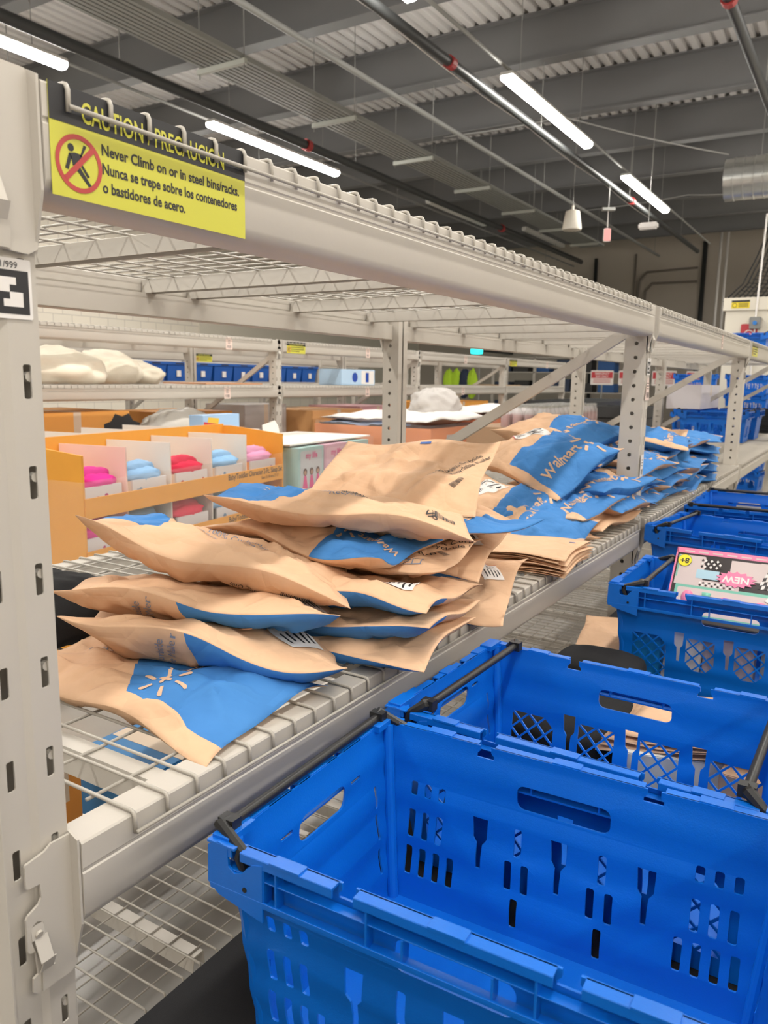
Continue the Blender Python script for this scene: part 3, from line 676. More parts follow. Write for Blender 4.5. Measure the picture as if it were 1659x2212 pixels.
# ------------------------------------------------------------------ signs and tags on the racks
def caution_sign(label, loc, w, h, full=True):
    t = thing('caution_sign', label, 'sign', loc, 0, 'yellow caution signs on the racks')
    P = on_px(0, 0, 0)
    m = MB(); flat(m, rect(0, 0, w, h), P, .0004, t=.0006); m.build('sign_face', YEL, t)
    m = MB(); flat(m, rect(0, h*.667, w, h), P, .0010); m.build('header_band', INK, t)
    m = MB(); put_text(m, 'CAUTION / PRECAUCION', w*.5, h*.80, h*.27, P, .0014, .012, w/h*.235); m.build('header_text', YEL, t)
    m = MB()
    if full:
        for k, (s, f) in enumerate((('Never Climb on or in steel bins/racks.', .745), ('Nunca se trepe sobre los contenedores', .73), ('o bastidores de acero.', .415))):
            me = text2d(s, .028); xs = [v.co.x for v in me.vertices]; sc = w*f/(max(xs)-min(xs)); hh = h*.145
            cx = w*.215+w*f/2; cy = h*(.52-.175*k)
            m.mesh(me, lambda c: P(Vector((cx+c.x*sc, cy+c.y*hh, .0010))))
    else:
        for k, f in enumerate((.7, .7, .45)): flat(m, rect(w*.22, h*(.50-.17*k), w*(.22+f), h*(.56-.17*k)), P, .001)
    m.build('sign_text', INK, t)
    cx, cy, r = w*.115, h*.33, h*.265; m = MB()
    flat(m, circ(cx, cy, r, 32), P, .0012, [circ(cx, cy, r*.83, 32)]); flat(m, [(cx-r*.66, cy-r*.52), (cx-r*.52, cy-r*.66), (cx+r*.66, cy+r*.52), (cx+r*.52, cy+r*.66)], P, .0014); m.build('prohibition_ring', RED, t)
    m = MB(); flat(m, circ(cx-r*.33, cy+r*.50, r*.14, 12), P, .0010)
    for pts in ([(-.42,.3),(-.16,.36),(.12,.34),(.16,.2),(.02,-.1),(-.28,-.1),(-.3,.05)], [(.02,.2),(.16,.34),(.34,.66),(.22,.7)], [(-.42,.3),(-.3,.2),(-.46,-.28),(-.6,-.24)], [(-.26,-.08),(.02,-.1),(.5,-.66),(.38,-.72)], [(.02,.0),(.14,.0),(.44,-.36),(.34,-.42)]):
        flat(m, [(cx+a*r, cy+b*r) for a, b in pts], P, .0010)
    m.build('climbing_figure', INK, t); return t
caution_sign('large yellow caution sign wrapped in film at the left end of the top beam', (.0006, -.020, 1.685), .276, .1035)
caution_sign('small yellow caution sign at the far right end of the near rack', (.0006, 5.06, 1.70), .27, .085, False)
caution_sign('small yellow caution sign on the middle rack, right of its second post', (-3.799, 5.06, 1.735), .27, .10, False)
caution_sign('small yellow caution sign on the middle rack, below the turquoise glow', (-3.799, 10.12, 1.735), .27, .10, False)
caution_sign('small yellow caution sign on the far rack above the blue totes', (-6.149, 6.28, 1.69), .27, .10, False)
# square marker tags with numbers on the posts
def marker(label, loc, w, h, cells, txt):
    t = thing('marker_tag', label, 'tag', loc, 0); P = on_px(0, 0, 0)
    m = MB(); flat(m, rrect(0, 0, w, h, .002), P, .0004, t=.0005); m.build('tag_card', WHITE, t)
    m = MB(); q = w*.86; x0, y0 = w*.07, h*.08; flat(m, rect(x0, y0, x0+q, y0+q), P, .0009); put_text(m, txt, w*.5, h*.885, h*.15, P, .0009, .01); m.build('marker_pattern', INK, t)
    m = MB(); c = q/6
    for i, j in cells: flat(m, rect(x0+c*i, y0+c*j, x0+c*(i+1.02), y0+c*(j+1.02)), P, .0012)
    m.build('marker_cells', WHITE, t)
marker('white tag reading 1/999 over a black square marker on the left post', (-.0215, -.0815, 1.565), .048, .057, [(1,4),(2,4),(3,4),(1,3),(2,3),(3,2),(4,2),(2,1),(3,1),(4,1)][:10], '1/999')
marker('small black and white marker tag near the top of the second post', (-.0215, 2.455, 1.545), .05, .06, [(1,1),(2,3),(3,1),(4,4),(1,4),(4,2),(3,3)], '1/999')
marker('small black and white marker tag near the top of the third post', (-.0215, 4.985, 1.545), .05, .06, [(1,2),(2,4),(3,1),(4,3)], '1/999')
def hang_tag(label, loc, w, h, tilt=0, red=True):
    t = thing('shelf_label', label, 'label', loc, 0); P = on_px(0, 0, 0)
    R = random.Random(int(loc[1]*100)); a = tilt
    m = MB(); flat(m, [(0, 0), (w, 0), (w-a, h), (a, h)], P, .0004, t=.0005); m.build('tag_card', mat('pink_white_card', (.78, .62, .55, 1), .6) if red else WHITE, t)
    m = MB()
    for k in range(9):
        x = w*.2+w*.07*k; flat(m, rect(x, h*.12, x+w*.03*R.choice((.6, 1, 1.4)), h*.36), P, .0009)
    for k in range(3): flat(m, rect(w*.3, h*(.5+.12*k), w*.68, h*(.54+.12*k)), P, .0009)
    m.build('tag_print', INK, t)
hang_tag('red and white paper tag hanging crooked on the second post', (-.021, 2.452, 1.452), .062, .082, .02)
hang_tag('white barcode label stuck on the second post behind the lettered mailers', (-.021, 2.455, 1.165), .040, .085, 0, False)
hang_tag('pale barcode label in the middle of the second top beam', (.0008, 3.88, 1.695), .04, .075)
for k, (y, z, w_) in enumerate(((4.28, 1.735, 'upper beam, first bay'), (6.35, 1.735, 'upper beam, second bay'), (8.65, 1.735, 'upper beam, third bay'), (11.6, 1.735, 'upper beam, fourth bay'), (4.25, 1.34, 'lower beam, first bay'), (6.35, 1.34, 'lower beam, second bay'), (8.6, 1.34, 'lower beam, third bay'))):
    hang_tag('pink shelf label on the middle rack, ' + w_, (-3.799, y, z), .075, .095)

# ------------------------------------------------------------------ goods in the back aisle
def soft_blob(name, c, r, m, parent=None, seed=0, amp=.25, freq=3.0, n=28, k=.0, flatb=True, ribs=0):
    vs = []; fs = []; R = Vector(r); off = Vector((seed*2.3, seed*1.1, seed))
    for i in range(n+1):
        th = pi*i/n
        for j in range(n*2):
            ph = 2*pi*j/(n*2); d = Vector((sin(th)*cos(ph), sin(th)*sin(ph), cos(th)))
            s = 1+amp*noise.noise(d*freq+off)+amp*.4*noise.noise(d*freq*3+off)
            if ribs: s += .05*abs(sin(ribs*(d.x*.6+d.z*.5)))
            v = Vector((d.x*R.x, d.y*R.y, d.z*R.z))*s
            if flatb and v.z < -R.z*.55: v.z = -R.z*.55
            vs.append(Vector(c)+v+Vector((0, 0, R.z*.55)))
    for i in range(n):
        for j in range(n*2):
            a = i*n*2+j; b = i*n*2+(j+1) % (n*2); fs.append((a, b, b+n*2, a+n*2))
    return MB().add(vs, fs).build(name, m, parent, smooth='all')
def cloth(nm, col): return mat('cloth_'+nm, col, .85, bump=.3, bscale=180, var=.1, vscale=6)
FILM = mat('stretch_film', (0.9, 0.88, 0.86, 1), 0.12, alpha=.13, bump=.9, bscale=26, spec=.9)
def film(label, pts, z0, z1, seed=0):
    m = MB(); n = 60; L = [0]
    for a, b in zip(pts, pts[1:]): L.append(L[-1]+(Vector(b)-Vector(a)).length)
    def at(t):
        for k in range(len(pts)-1):
            if t <= L[k+1] or k == len(pts)-2:
                f = (t-L[k])/(L[k+1]-L[k]); return Vector(pts[k])*(1-f)+Vector(pts[k+1])*f
    vs = []
    for i in range(n+1):
        p = at(L[-1]*i/n)
        for j in range(25):
            z = z0+(z1-z0)*j/24; w_ = .006*noise.noise(Vector((i*.25, j*1.3, seed)))+.003*noise.noise(Vector((i*.9, j*4.0, seed)))
            vs.append(Vector((p.x+w_, p.y+w_, z+.01*noise.noise(Vector((i*.2, j, seed+9))))))
    fs = [(i*25+j, (i+1)*25+j, (i+1)*25+j+1, i*25+j+1) for i in range(n) for j in range(24)]
    o = m.add(vs, fs).build('stretch_film', FILM, None, smooth='all'); tag(o, label, 'plastic film'); return o
def pallet(label, c, sx, sy, rz=0, group='wooden pallets in the back aisle'):
    t = thing('wooden_pallet', label, 'pallet', (c[0], c[1], 0), rz, group); wd = mat('pallet_wood', (.42, .3, .18, 1), .8, var=.2, vscale=6)
    for k in range(7):
        y = -sy/2+sy*(k+.08)/7; MB().box(-sx/2, sx/2, y, y+sy/9, .115, .135).build('deck_board', wd, t)
    for k in (-1, 0, 1): MB().box(k*(sx/2-.05)-.045, k*(sx/2-.05)+.045, -sy/2, sy/2, 0, .115).build('stringer', wd, t)
    return t
RZ = atan2(.9885, -.151)
D = thing('sleepwear_display', 'orange cardboard display of sleepwear sets wrapped in clear film', 'display', (-2.33, 1.76, 0), RZ)
pallet('wooden pallet under the orange sleepwear display', (-2.93, 2.56), .95, 1.75, RZ-pi/2+0.0)
OB = ORANGE; GW = mat('white_board', (.80, .76, .70, 1), .6); PKB = mat('pale_pink_board', (.85, .62, .56, 1), .6)
LX, DY = 1.78, .94
for x in (0, LX): MB().extr([(0,.14),(0,1.15),(.40,1.19),(.54,1.19),(DY,1.15),(DY,.14)], lambda p: Vector((x-.006, p[0], p[1])), lambda p: Vector((x+.006, p[0], p[1]))).build('end_panel', OB, D)
MB().box(0, LX, DY/2-.006, DY/2+.006, .14, 1.20).build('centre_panel', OB, D)
for z0, z1 in ((.855, .95), (.61, .70), (.14, .46)):
    for y in (0, DY): MB().box(0, LX, y-.005, y+.005, z0, z1).build('front_board', OB, D)
for z in (.86, .62, .40): MB().box(.006, LX-.006, .006, DY-.006, z-.008, z).build('tier_shelf', OB, D)
XD = (.32, .66, 1.03, 1.39)
for i, x in enumerate(XD):
    MB().box(x-.004, x+.004, .03, DY/2-.01, .40, 1.165).build('divider', PKB if i == 0 else GW, D); MB().box(x-.104, x-.096, DY/2+.01, DY-.04, .40, 1.20).build('divider', GW, D)
m = MB(); P = lambda p: Vector((p.x, -.0055-p.z, p.y)); 
for zc in (.925, .672): put_text(m, 'Baby/Toddler Character 2-Pc. Sleep Set', LX-.33, zc, .047, P, .001, .008, .82); put_text(m, 'Sizes 12-18 mos.,2T-5T', LX-.17, zc-.038, .026, P, .001, .0, .85)
m.build('board_text', INK, D)
m = MB(); PE = lambda p: Vector((-.007-p.z, DY/2+.05+p.x, p.y)) ; flat(m, rect(.12, .8, .40, 1.09), lambda p: Vector((-.007-p.z, DY-p.x-.2, p.y)), .001); m.build('end_label', GW, D)
XB = [0]+list(XD)+[LX]; COLS = [('magenta', (.75, .02, .30, 1)), ('light blue', (.30, .52, .80, 1)), ('red', (.72, .02, .07, 1)), ('sky blue', (.30, .55, .85, 1)), ('pink', (.80, .35, .55, 1))]
Mrot = Matrix.Rotation(RZ, 4, 'Z')
for tr, (zb, zt) in enumerate(((.863, 1.075), (.623, .83))):
    for b in range(5):
        x0, x1 = XB[b], XB[b+1]; cn, cc = COLS[b]; xc = (x0+x1)/2; w_ = (x1-x0)*.76
        g = thing('sleepwear_set', '%s baby sleepwear set on the %s tier of the orange display, %s bin' % (cn, ('upper', 'lower')[tr], ['first', 'second', 'third', 'fourth', 'last'][b]), 'baby clothes', (Vector((-2.33, 1.76, 0))+Mrot @ Vector((xc, .03, zb))), RZ, 'sleepwear sets in the display')
        h = zt-zb
        MB().box(-w_/2, w_/2, 0, .012, 0, h*.62).build('printed_card', mat('card_white', (.72, .70, .70, 1), .5), g)
        m = MB(); R = random.Random(b+tr*7)
        for q in range(5): flat(m, circ(R.uniform(-w_*.38, w_*.38), R.uniform(.02, h*.4), R.uniform(.008, .02), 10), lambda p: Vector((p.x, -.0012-p.z, p.y)))
        m.build('card_print', cloth('print_'+cn.split()[-1], tuple(v*.6 for v in cc[:3])+(1,)), g)
        for q in range(2):
            o = soft_blob('folded_garment', (0, .05+.04*q, h*.58+.02*q), (w_*.50, .05, .040 if q == 0 else .048), cloth(cn.replace(' ', '_')+str(q), cc if q == 0 else tuple(min(1, v*.85+.02) for v in cc[:3])+(1,)), g, b*3+q, .16, 2.6, n=14, ribs=7)
def loc3(x, y, z): v = Vector((-2.33, 1.76, 0))+Mrot @ Vector((x, y, z)); return v
film('clear stretch film around the orange sleepwear display', [tuple(loc3(*p, 0)) for p in ((-.02, .9), (-.02, -.015), (LX+.02, -.015))], .60, 1.03, 1)
# doll boxes
tealm = mat('teal_carton', (.38, .58, .56, 1), .45); pinkc = mat('pink_carton', (.70, .42, .52, 1), .45); dkp = mat('doll_pink', (.72, .10, .28, 1), .5); skin = mat('doll_tone', (.45, .26, .18, 1), .6); hair = mat('doll_hair', (.10, .05, .04, 1), .6)
RD = atan2(1.4, -.15); MD = Matrix.Rotation(RD, 4, 'Z'); pallet('wooden pallet under the doll cartons', (-2.95, 4.13), 1.0, .85, RD-pi/2)
for lv in range(3):
    for b in range(3):
        pos = Vector((-2.55, 3.62, 0))+MD @ Vector((.35*b, 0, .136+.305*lv)); t = thing('doll_carton', '%s doll carton, %s from the display, %s layer' % (('teal', 'pink', 'grey-teal')[b], ['first', 'second', 'third'][b], ['bottom', 'middle', 'top'][lv]), 'toy box', pos, RD, 'doll cartons behind the orange display')
        MB().box(.003, .345, 0, .70, 0, .303).build('carton_body', tealm if b != 1 else pinkc, t, bevel=.003)
        P = lambda p: Vector((p.x, -.001-p.z, p.y)); m = MB(); flat(m, rrect(.03, .02, .32, .28, .02), P, 0); m.build('window_panel', mat('carton_window', (.58, .60, .62, 1), .25) if b != 1 else mat('pink_panel', (.78, .52, .60, 1), .4), t)
        m = MB(); put_text(m, 'my life', .175, .245, .058, P, .001, .03); m.build('carton_title', dkp, t)
        if b != 1:
            for q in range(3):
                x = .09+.085*q; m = MB(); flat(m, [(x-.035,.02),(x+.035,.02),(x+.014,.11),(x-.014,.11)], P, .0014); m.build('doll_dress', dkp if b == 0 else mat('doll_violet', (.25, .18, .42, 1), .6), t)
                m = MB(); flat(m, circ(x, .135, .026, 12), P, .0012); m.build('doll_hair', hair, t); m = MB(); flat(m, circ(x, .130, .016, 12), P, .0018); m.build('doll_face', skin, t)
        else:
            m = MB(); flat(m, circ(.17, .06, .085, 24), P, .0012, [circ(.17, .06, .078, 24)]); m.build('round_frame', mat('violet_ink', (.30, .14, .40, 1), .5), t)
film('clear stretch film around the doll cartons', [tuple(Vector((-2.55, 3.62, 0))+MD @ Vector(p)) for p in ((-.02, .3, 0), (-.02, -.02, 0), (1.09, -.02, 0))], .5, 1.07, 3)
b = MB().box(0, 1.2, .05, .75, 0, .01).build('cardboard_sheet', GW); b.location = Vector((-2.55, 3.6, 1.062)); b.rotation_euler = (0, 0, RD); tag(b, 'white cardboard sheet lying over the doll cartons', 'cardboard')
b = MB().extr([(0,0),(.17,0),(.16,.09),(.13,.13),(0,.10)], lambda p: Vector((p[0], 0, p[1])), lambda p: Vector((p[0], .004, p[1]))).build('cardboard_flap', GW); b.location = (-3.05, 3.86, 1.075); b.rotation_euler = (radians(-8), 0, RD-.2); tag(b, 'upright white cardboard piece standing on the doll cartons', 'cardboard')
# generic stand-in toy box
t = thing('toy_box', 'red and blue printed toy box standing behind the sleepwear display', 'toy box', (-3.22, 3.42, 1.135), RD)
MB().box(0, .42, 0, .12, 0, .115).build('box_body', mat('toy_blue', (.35, .55, .80, 1), .4), t, bevel=.002)
m = MB(); flat(m, [(.01, .0), (.25, .0), (.17, .05), (.01, .07)], lambda p: Vector((p.x, -.001-p.z, p.y))); m.build('red_band', mat('toy_red', (.55, .03, .05, 1), .4), t)
m = MB(); flat(m, [(.05, .062), (.17, .05), (.18, .09), (.06, .10)], lambda p: Vector((p.x, -.001-p.z, p.y))); m.build('yellow_title_panel', mat('toy_yellow', (.75, .5, .05, 1), .4), t)
b = MB().box(-.1, .55, -.1, .5, 0, .06).build('cardboard_tray', GW); b.location = (-3.25, 3.44, 1.073); b.rotation_euler = (0, 0, RD); tag(b, 'white tray under the red and blue toy box', 'cardboard')
# orange gaylord boxes with blankets
def gaylord(label, c, sx, sy, h, col, seed, seal=True, sheet=True):
    pallet('wooden pallet under the %s' % label.split(' with')[0], c, sx, sy); mt = mat('gaylord_'+col[0], col[1], .5, var=.06, vscale=2)
    t = thing('bulk_box', label, 'box', (c[0], c[1], .136), 0, 'big orange bulk boxes'); h -= .136
    m = MB(); 
    for x in (-sx/2, sx/2-.012): m.box(x, x+.012, -sy/2, sy/2, 0, h)
    for y in (-sy/2, sy/2-.012): m.box(-sx/2+.012, sx/2-.012, y, y+.012, 0, h)
    m.box(-sx/2, sx/2, -sy/2, sy/2, 0, .012).build('box_walls', mt, t)
    P = on_px(sx/2+.001, 0, 0)
    if seal:
        m = MB(); n = 24; pts = [((.16 if k % 2 else .19)*cos(2*pi*k/n/1.0)*.75+sy*.32, (.16 if k % 2 else .19)*sin(2*pi*k/n)+h*.68) for k in range(n)]; flat(m, pts, P); m.build('printed_seal', mat('seal_navy', (.05, .055, .10, 1), .5), t)
        m = MB(); put_text(m, 'WHILE', sy*.32, h*.68+.04, .07, P, .0008, .02, .7); put_text(m, 'THEY LAST', sy*.32, h*.68-.04, .045, P, .0008, .02, .7); m.build('seal_text', mt, t)
    if sheet:
        m = MB(); flat(m, rect(-sy*.28, h-.33, -sy*.28+.3, h-.06), P, .0005); m.build('paper_sheet', mat('sheet_grey', (.55, .52, .50, 1), .5), t)
    return t
gaylord('orange bulk box with navy seal behind the rear post', (-2.85, 5.60), 1.15, 1.25, 1.13, ('orange', (.80, .28, .10, 1)), 1, True)
gaylord('rust-coloured bulk box with navy seal, farther along the back aisle', (-2.72, 6.98), 1.10, 1.35, 1.17, ('rust', (.58, .20, .10, 1)), 2, True, False)
cw = cloth('white', (.78, .74, .70, 1)); cb = cloth('dusty_blue', (.25, .33, .5, 1))
def blanket(label, c, sx, sy, mt, seed, h=.05):
    m = MB(); n = 30; vs = []
    for s in (1, -1):
        for i in range(n+1):
            for j in range(n+1):
                u, v = i/n, j/n; e = (1-abs(2*u-1)**6)*(1-abs(2*v-1)**6)
                z = h*.5*s*e*(1+.6*noise.noise(Vector((u*4, v*4, seed))))+.03*noise.noise(Vector((u*3, v*3, seed+4)))+.012*noise.noise(Vector((u*14, v*9, seed)))
                vs.append((c[0]+(u-.5)*sx, c[1]+(v-.5)*sy, c[2]+z+h*.6))
    N_ = (n+1)**2; fs = []
    for i in range(n):
        for j in range(n):
            a = i*(n+1)+j; q = (a, a+n+1, a+n+2, a+1); fs += [q, tuple(k+N_ for k in q[::-1])]
    for k in range(n):
        fs += [(k, k+1, k+1+N_, k+N_), (n*(n+1)+k, n*(n+1)+k+N_, n*(n+1)+k+1+N_, n*(n+1)+k+1), (k*(n+1), k*(n+1)+N_, (k+1)*(n+1)+N_, (k+1)*(n+1)), (k*(n+1)+n, (k+1)*(n+1)+n, (k+1)*(n+1)+n+N_, k*(n+1)+n+N_)]
    o = m.add(vs, fs).build('blanket', mt, None, smooth='all'); tag(o, label, 'blanket', 'blankets on the bulk boxes'); return o
blanket('white folded blanket heaped on the orange bulk box', (-2.85, 5.60, 1.13), 1.1, 1.2, cw, 1, .09)
blanket('dusty blue blanket edge peeking from under the white one', (-2.95, 5.25, 1.12), .9, .5, cb, 2, .04)
blanket('white folded blanket spread on the rust-coloured bulk box', (-2.72, 6.98, 1.17), 1.05, 1.3, cw, 3, .07)
soft = soft_blob('quilted_bundle', (-2.9, 6.2, 1.17), (.22, .30, .17), cloth('quilt', (.55, .52, .49, 1)), None, 4, .2, 3, ribs=16); tag(soft, 'grey-white quilted bundle tied with a band on the blankets', 'bedding')
film('clear stretch film around the orange bulk box', [(-3.4, 4.95, 0), (-2.255, 4.955, 0), (-2.255, 6.24, 0)], .6, 1.16, 5)
film('clear stretch film around the rust-coloured bulk box', [(-2.15, 6.29, 0), (-2.15, 7.67, 0)], .6, 1.2, 6)
# pack of jars in film behind the middle heap
MB_ = MB().box(-.32, .32, -.75, .75, 0, 1.02); b = MB_.build('carton_stack', mat('carton_brown', (.38, .24, .14, 1), .6), bevel=.004); b.location = (-1.75, 5.95, .136); tag(b, 'brown carton stack under the pack of clear jars', 'box'); pallet('wooden pallet under the pack of clear jars', (-1.75, 5.95), .66, 1.52)
glass = mat('clear_jar', (.85, .87, .86, 1), .05, trans=.0, alpha=.35, spec=1.0); redl = mat('jar_contents', (.40, .07, .05, 1), .5, var=.5, vscale=40)
J0 = thing('clear_jar', 'clear jar', 'jar', (0, 0, 0)); MB().lathe([(.035,0),(.04,.01),(.04,.12),(.03,.145),(.028,.16)], 14).build('jar_body', glass, J0, smooth=True); MB().lathe([(.034,.004),(.036,.01),(.036,.09),(.034,.10)], 12).build('jar_filling', redl, J0, smooth=True); MB().lathe([(.03,.158),(.03,.175)], 14).build('jar_lid', GALV, J0)
n_ = 0
for i in range(4):
    for j in range(14):
        lb = 'clear jar with red contents in the film-wrapped pack, row %s, place %s' % (['one', 'two', 'three', 'four'][i], ['one', 'two', 'three', 'four', 'five', 'six', 'seven', 'eight', 'nine', 'ten', 'eleven', 'twelve', 'thirteen', 'fourteen'][j]); p = (-1.47-.1*i, 5.28+.1*j, 1.157)
        if n_ == 0: J0.location = p; J0['label'] = lb; J0['group'] = 'jars in the film-wrapped pack'
        else: dup(J0, p, label=lb, group='jars in the film-wrapped pack')
        n_ += 1
# white fleece and cushions on the middle rack
fl = cloth('fleece', (.80, .73, .60, 1))
for k, (y, ry, rz_) in enumerate(((2.92, .38, .16), (3.42, .28, .16), (3.78, .26, .12))):
    o = soft_blob('fleece_cushion', (-4.15-.12*k, y, 1.452), (.30, ry, rz_), fl, None, k+3, .16, 2.5, n=22); tag(o, 'cream fleece cushion on the middle rack, %s of three' % ['leftmost', 'middle', 'rightmost'][k], 'cushion', 'fleece cushions on the middle rack')
t = thing('nappy_box', 'blue and white printed pack on the middle rack shelf', 'box', (-3.95, 6.25, 1.452), pi/2)
MB().box(0, .62, 0, .28, 0, .16).build('box_body', mat('pack_blue', (.45, .62, .80, 1), .4), t, bevel=.004); m = MB(); flat(m, rect(.36, .01, .60, .15), lambda p: Vector((p.x, -.001-p.z, p.y))); m.build('white_panel', WHITE, t); m = MB(); flat(m, circ(.24, .08, .05, 12), lambda p: Vector((p.x, -.001-p.z, p.y))); flat(m, rect(.44, .03, .5, .13), lambda p: Vector((p.x, -.001-p.z, p.y)), .001); m.build('navy_print', NAVY, t)
t.location = (-3.86, 6.0, 1.452)
for k, (y, c_) in enumerate(((4.55, (.75, .40, .22, 1)), (10.6, (.55, .38, .22, 1)))):
    b = MB().box(-.25, .25, -.35, .35, 0, .012).build('cardboard_sheet', mat('sheet_%d' % k, c_, .6)); b.location = (-4.2, y, 1.453); tag(b, 'flat orange sheet on the middle rack, %s' % ('behind its brace' if k == 0 else 'near the hi-vis vests'), 'cardboard')
# big cartons under the middle rack
def carton(label, c, sx, sy, h, col, nm, group=None, z0=0.0, rz=0):
    t = thing('carton', label, 'box', (c[0], c[1], z0), rz, group); MB().box(-sx/2, sx/2, -sy/2, sy/2, 0, h).build('box_body', mat('carton_'+nm, col, .55, var=.05), t, bevel=.004)
    m = MB(); m.box(sx/2+.0005, sx/2+.001, -.03, .03, h*.55, h-.001).box(-sx/2+.01, sx/2, -.03, .03, h+.0003, h+.001); m.build('packing_tape', mat('tape', (.62, .50, .38, 1), .3), t); return t
OC = (.72, .33, .07, 1); G_ = 'orange cartons under the middle rack'
t = carton('tall orange carton with navy round seal behind the display, far left', (-4.35, 2.96), .8, .9, 1.26, OC, 'amber', G_)
P = on_px(.402, 0, 0); m = MB(); flat(m, [((.17 if k % 2 else .2)*cos(2*pi*k/20)+.38, (.17 if k % 2 else .2)*sin(2*pi*k/20)+1.05) for k in range(20)], P); m.build('printed_seal', INK, t); m = MB(); put_text(m, 'WHILE', .36, 1.09, .07, P, .0008, .02); put_text(m, 'THEY LAST', .36, 1.01, .05, P, .0008, .02); m.build('seal_text', mat('carton_amber', OC), t)
carton('orange carton with pale tape behind the silver bag', (-4.5, 4.35), .7, .75, 1.22, OC, 'amber', G_)
carton('orange carton under the middle rack, right of its second post', (-4.4, 6.16), .8, .9, 1.2, (.62, .33, .13, 1), 'rust2', G_)
carton('large pale grey carton wrapped in film under the middle rack', (-4.55, 5.36), .5, .62, 1.26, (.50, .47, .45, 1), 'grey', None)
carton('pink and white carton under the middle rack', (-4.4, 7.0), .7, .75, 1.22, (.62, .35, .38, 1), 'rose', None)
carton('wide orange bin under the middle rack below the hi-vis vests', (-4.4, 9.08), .8, 1.6, 1.24, (.80, .36, .06, 1), 'tangerine', None)
o = soft_blob('silver_comforter_bag', (-3.98, 3.92, .98), (.13, .38, .18), mat('silver_fabric', (.55, .52, .47, 1), .35, bump=.5, bscale=30), None, 9, .12, 3, ribs=20); tag(o, 'silvery comforter bag standing among the orange cartons', 'bedding')
b = MB().box(-.15, .15, -.4, .4, 0, .98).build('carton_stack', mat('carton_brown', (.38, .24, .14, 1))); b.location = (-3.98, 3.92, 0); tag(b, 'brown carton stack carrying the silvery comforter bag', 'box')
# blue totes
def tote(label, loc, L_=.36, W_=.5, H_=.215, rz=0, group='blue totes on the far rack', tagc=True):
    t = thing('storage_tote', label, 'tote', loc, rz, group); m = MB(); b0 = .88
    vs = []; fs = []
    for z, s in ((0, b0), (H_, 1)):
        for x, y in ((-1,-1),(1,-1),(1,1),(-1,1)): vs.append((x*W_/2*s, y*L_/2*s, z))
    for z, s in ((.006, b0-.03), (H_, .965)):
        for x, y in ((-1,-1),(1,-1),(1,1),(-1,1)): vs.append((x*W_/2*s, y*L_/2*s, z))
    for k in range(4):
        n = (k+1) % 4; fs += [(k, n, n+4, k+4), (k+8, k+12, n+12, n+8), (k+4, n+4, n+12, k+12)]
    fs += [(3,2,1,0), (8,9,10,11)]; m.add(vs, fs).build('tote_body', BLUE if not tagc else mat('far_tote_blue', (.01, .10, .42, 1), .4), t)
    m = MB(); a, c_ = W_/2, L_/2
    for x0, x1, y0, y1 in ((-a-.012, a+.012, -c_-.012, -c_+.002), (-a-.012, a+.012, c_-.002, c_+.012), (-a-.012, -a+.002, -c_, c_), (a-.002, a+.012, -c_, c_)): m.box(x0, x1, y0, y1, H_-.03, H_)
    m.build('rim', BLUE if not tagc else MATS['far_tote_blue'], t)
    MB().box(a+.011, a+.0135, -.06, .06, H_-.024, H_-.010).build('handle_slot', INK, t)
    if tagc: m = MB(); m.box(a*.955, a*.955+.012, -.03, .03, .05, .12); m.build('tote_label', WHITE, t)
    return t
T0 = None
for k, y in enumerate((4.30, 4.93, 5.30, 5.68, 6.03, 6.42, 6.78, 7.13, 7.48, 7.83, 8.18, 8.53)):
    lb = 'blue tote on the far rack, %s from the left' % ['first', 'second', 'third', 'fourth', 'fifth', 'sixth', 'seventh', 'eighth', 'ninth', 'tenth', 'eleventh', 'last'][k]
    if T0 is None: T0 = tote(lb, (-6.42, y, 1.462), .34)
    else: dup(T0, (-6.42, y, 1.462), label=lb)
# far right: crates, trays and boxes on and beyond the near rack
for k, (x, y, z, r_, st, lb) in enumerate(((-.52, 7.20, 1.0068, 0, 'lattice', 'blue crate on the third bay of the near rack, left of the pair'), (-.50, 7.79, 1.0068, 0, 'slot', 'blue crate on the third bay of the near rack, right of the pair'))):
    crate(st, (-.292, .292), lb, (x, y, z), r_, 'blue crates stored on the near rack')
C1 = [o for o in C.objects if o.get('label', '').startswith('blue crate on the third bay of the near rack, left')][0]
for k, (x, y, z, lb) in enumerate(((-1.55, 11.75, 0, 'bottom'), (-1.55, 11.75, .277, 'second'), (-1.55, 11.75, .554, 'third'), (-1.55, 11.75, .831, 'fourth'), (-1.55, 11.75, 1.108, 'fifth'), (-1.55, 11.75, 1.385, 'top'))):
    dup(C1, (x, y, z), rz=.1, label='blue crate in the tall stack beyond the near rack, %s of the left column' % lb, group='tall stack of blue crates')
    dup(C1, (x+.68, y+.35, z), rz=-.1, label='blue crate in the tall stack beyond the near rack, %s of the right column' % lb, group='tall stack of blue crates')
dup(C1, (-.62, 9.0, 1.7915), rz=0, label='blue crate sitting on the very top of the near rack, before the white cold room', group='blue crates stored on the near rack')
carton('white carton with fine print on the blue crates of the near rack', (-.78, 7.5), .3, .95, .22, (.66, .63, .66, 1), 'whitebox', None, 1.0068+CH+.009)
for k in range(9):
    m = MB(); m.box(-.28, .28, -.2, .2, 0, .008)
    for a_, b_, c_, d_ in ((-.29, .29, -.21, -.195), (-.29, .29, .195, .21), (-.29, -.275, -.21, .21), (.275, .29, -.21, .21)): m.box(a_, b_, c_, d_, 0, .026)
    o = m.build('black_tray', BLACK); o.location = (-.42, 9.0, 1.0068+.0285*k); o.rotation_euler = (0, 0, random.Random(k).uniform(-.08, .08)); tag(o, 'black plastic tray in the stack on the near rack, layer %s from the bottom' % ['one', 'two', 'three', 'four', 'five', 'six', 'seven', 'eight', 'nine'][k], 'tray', 'black trays stacked on the near rack')
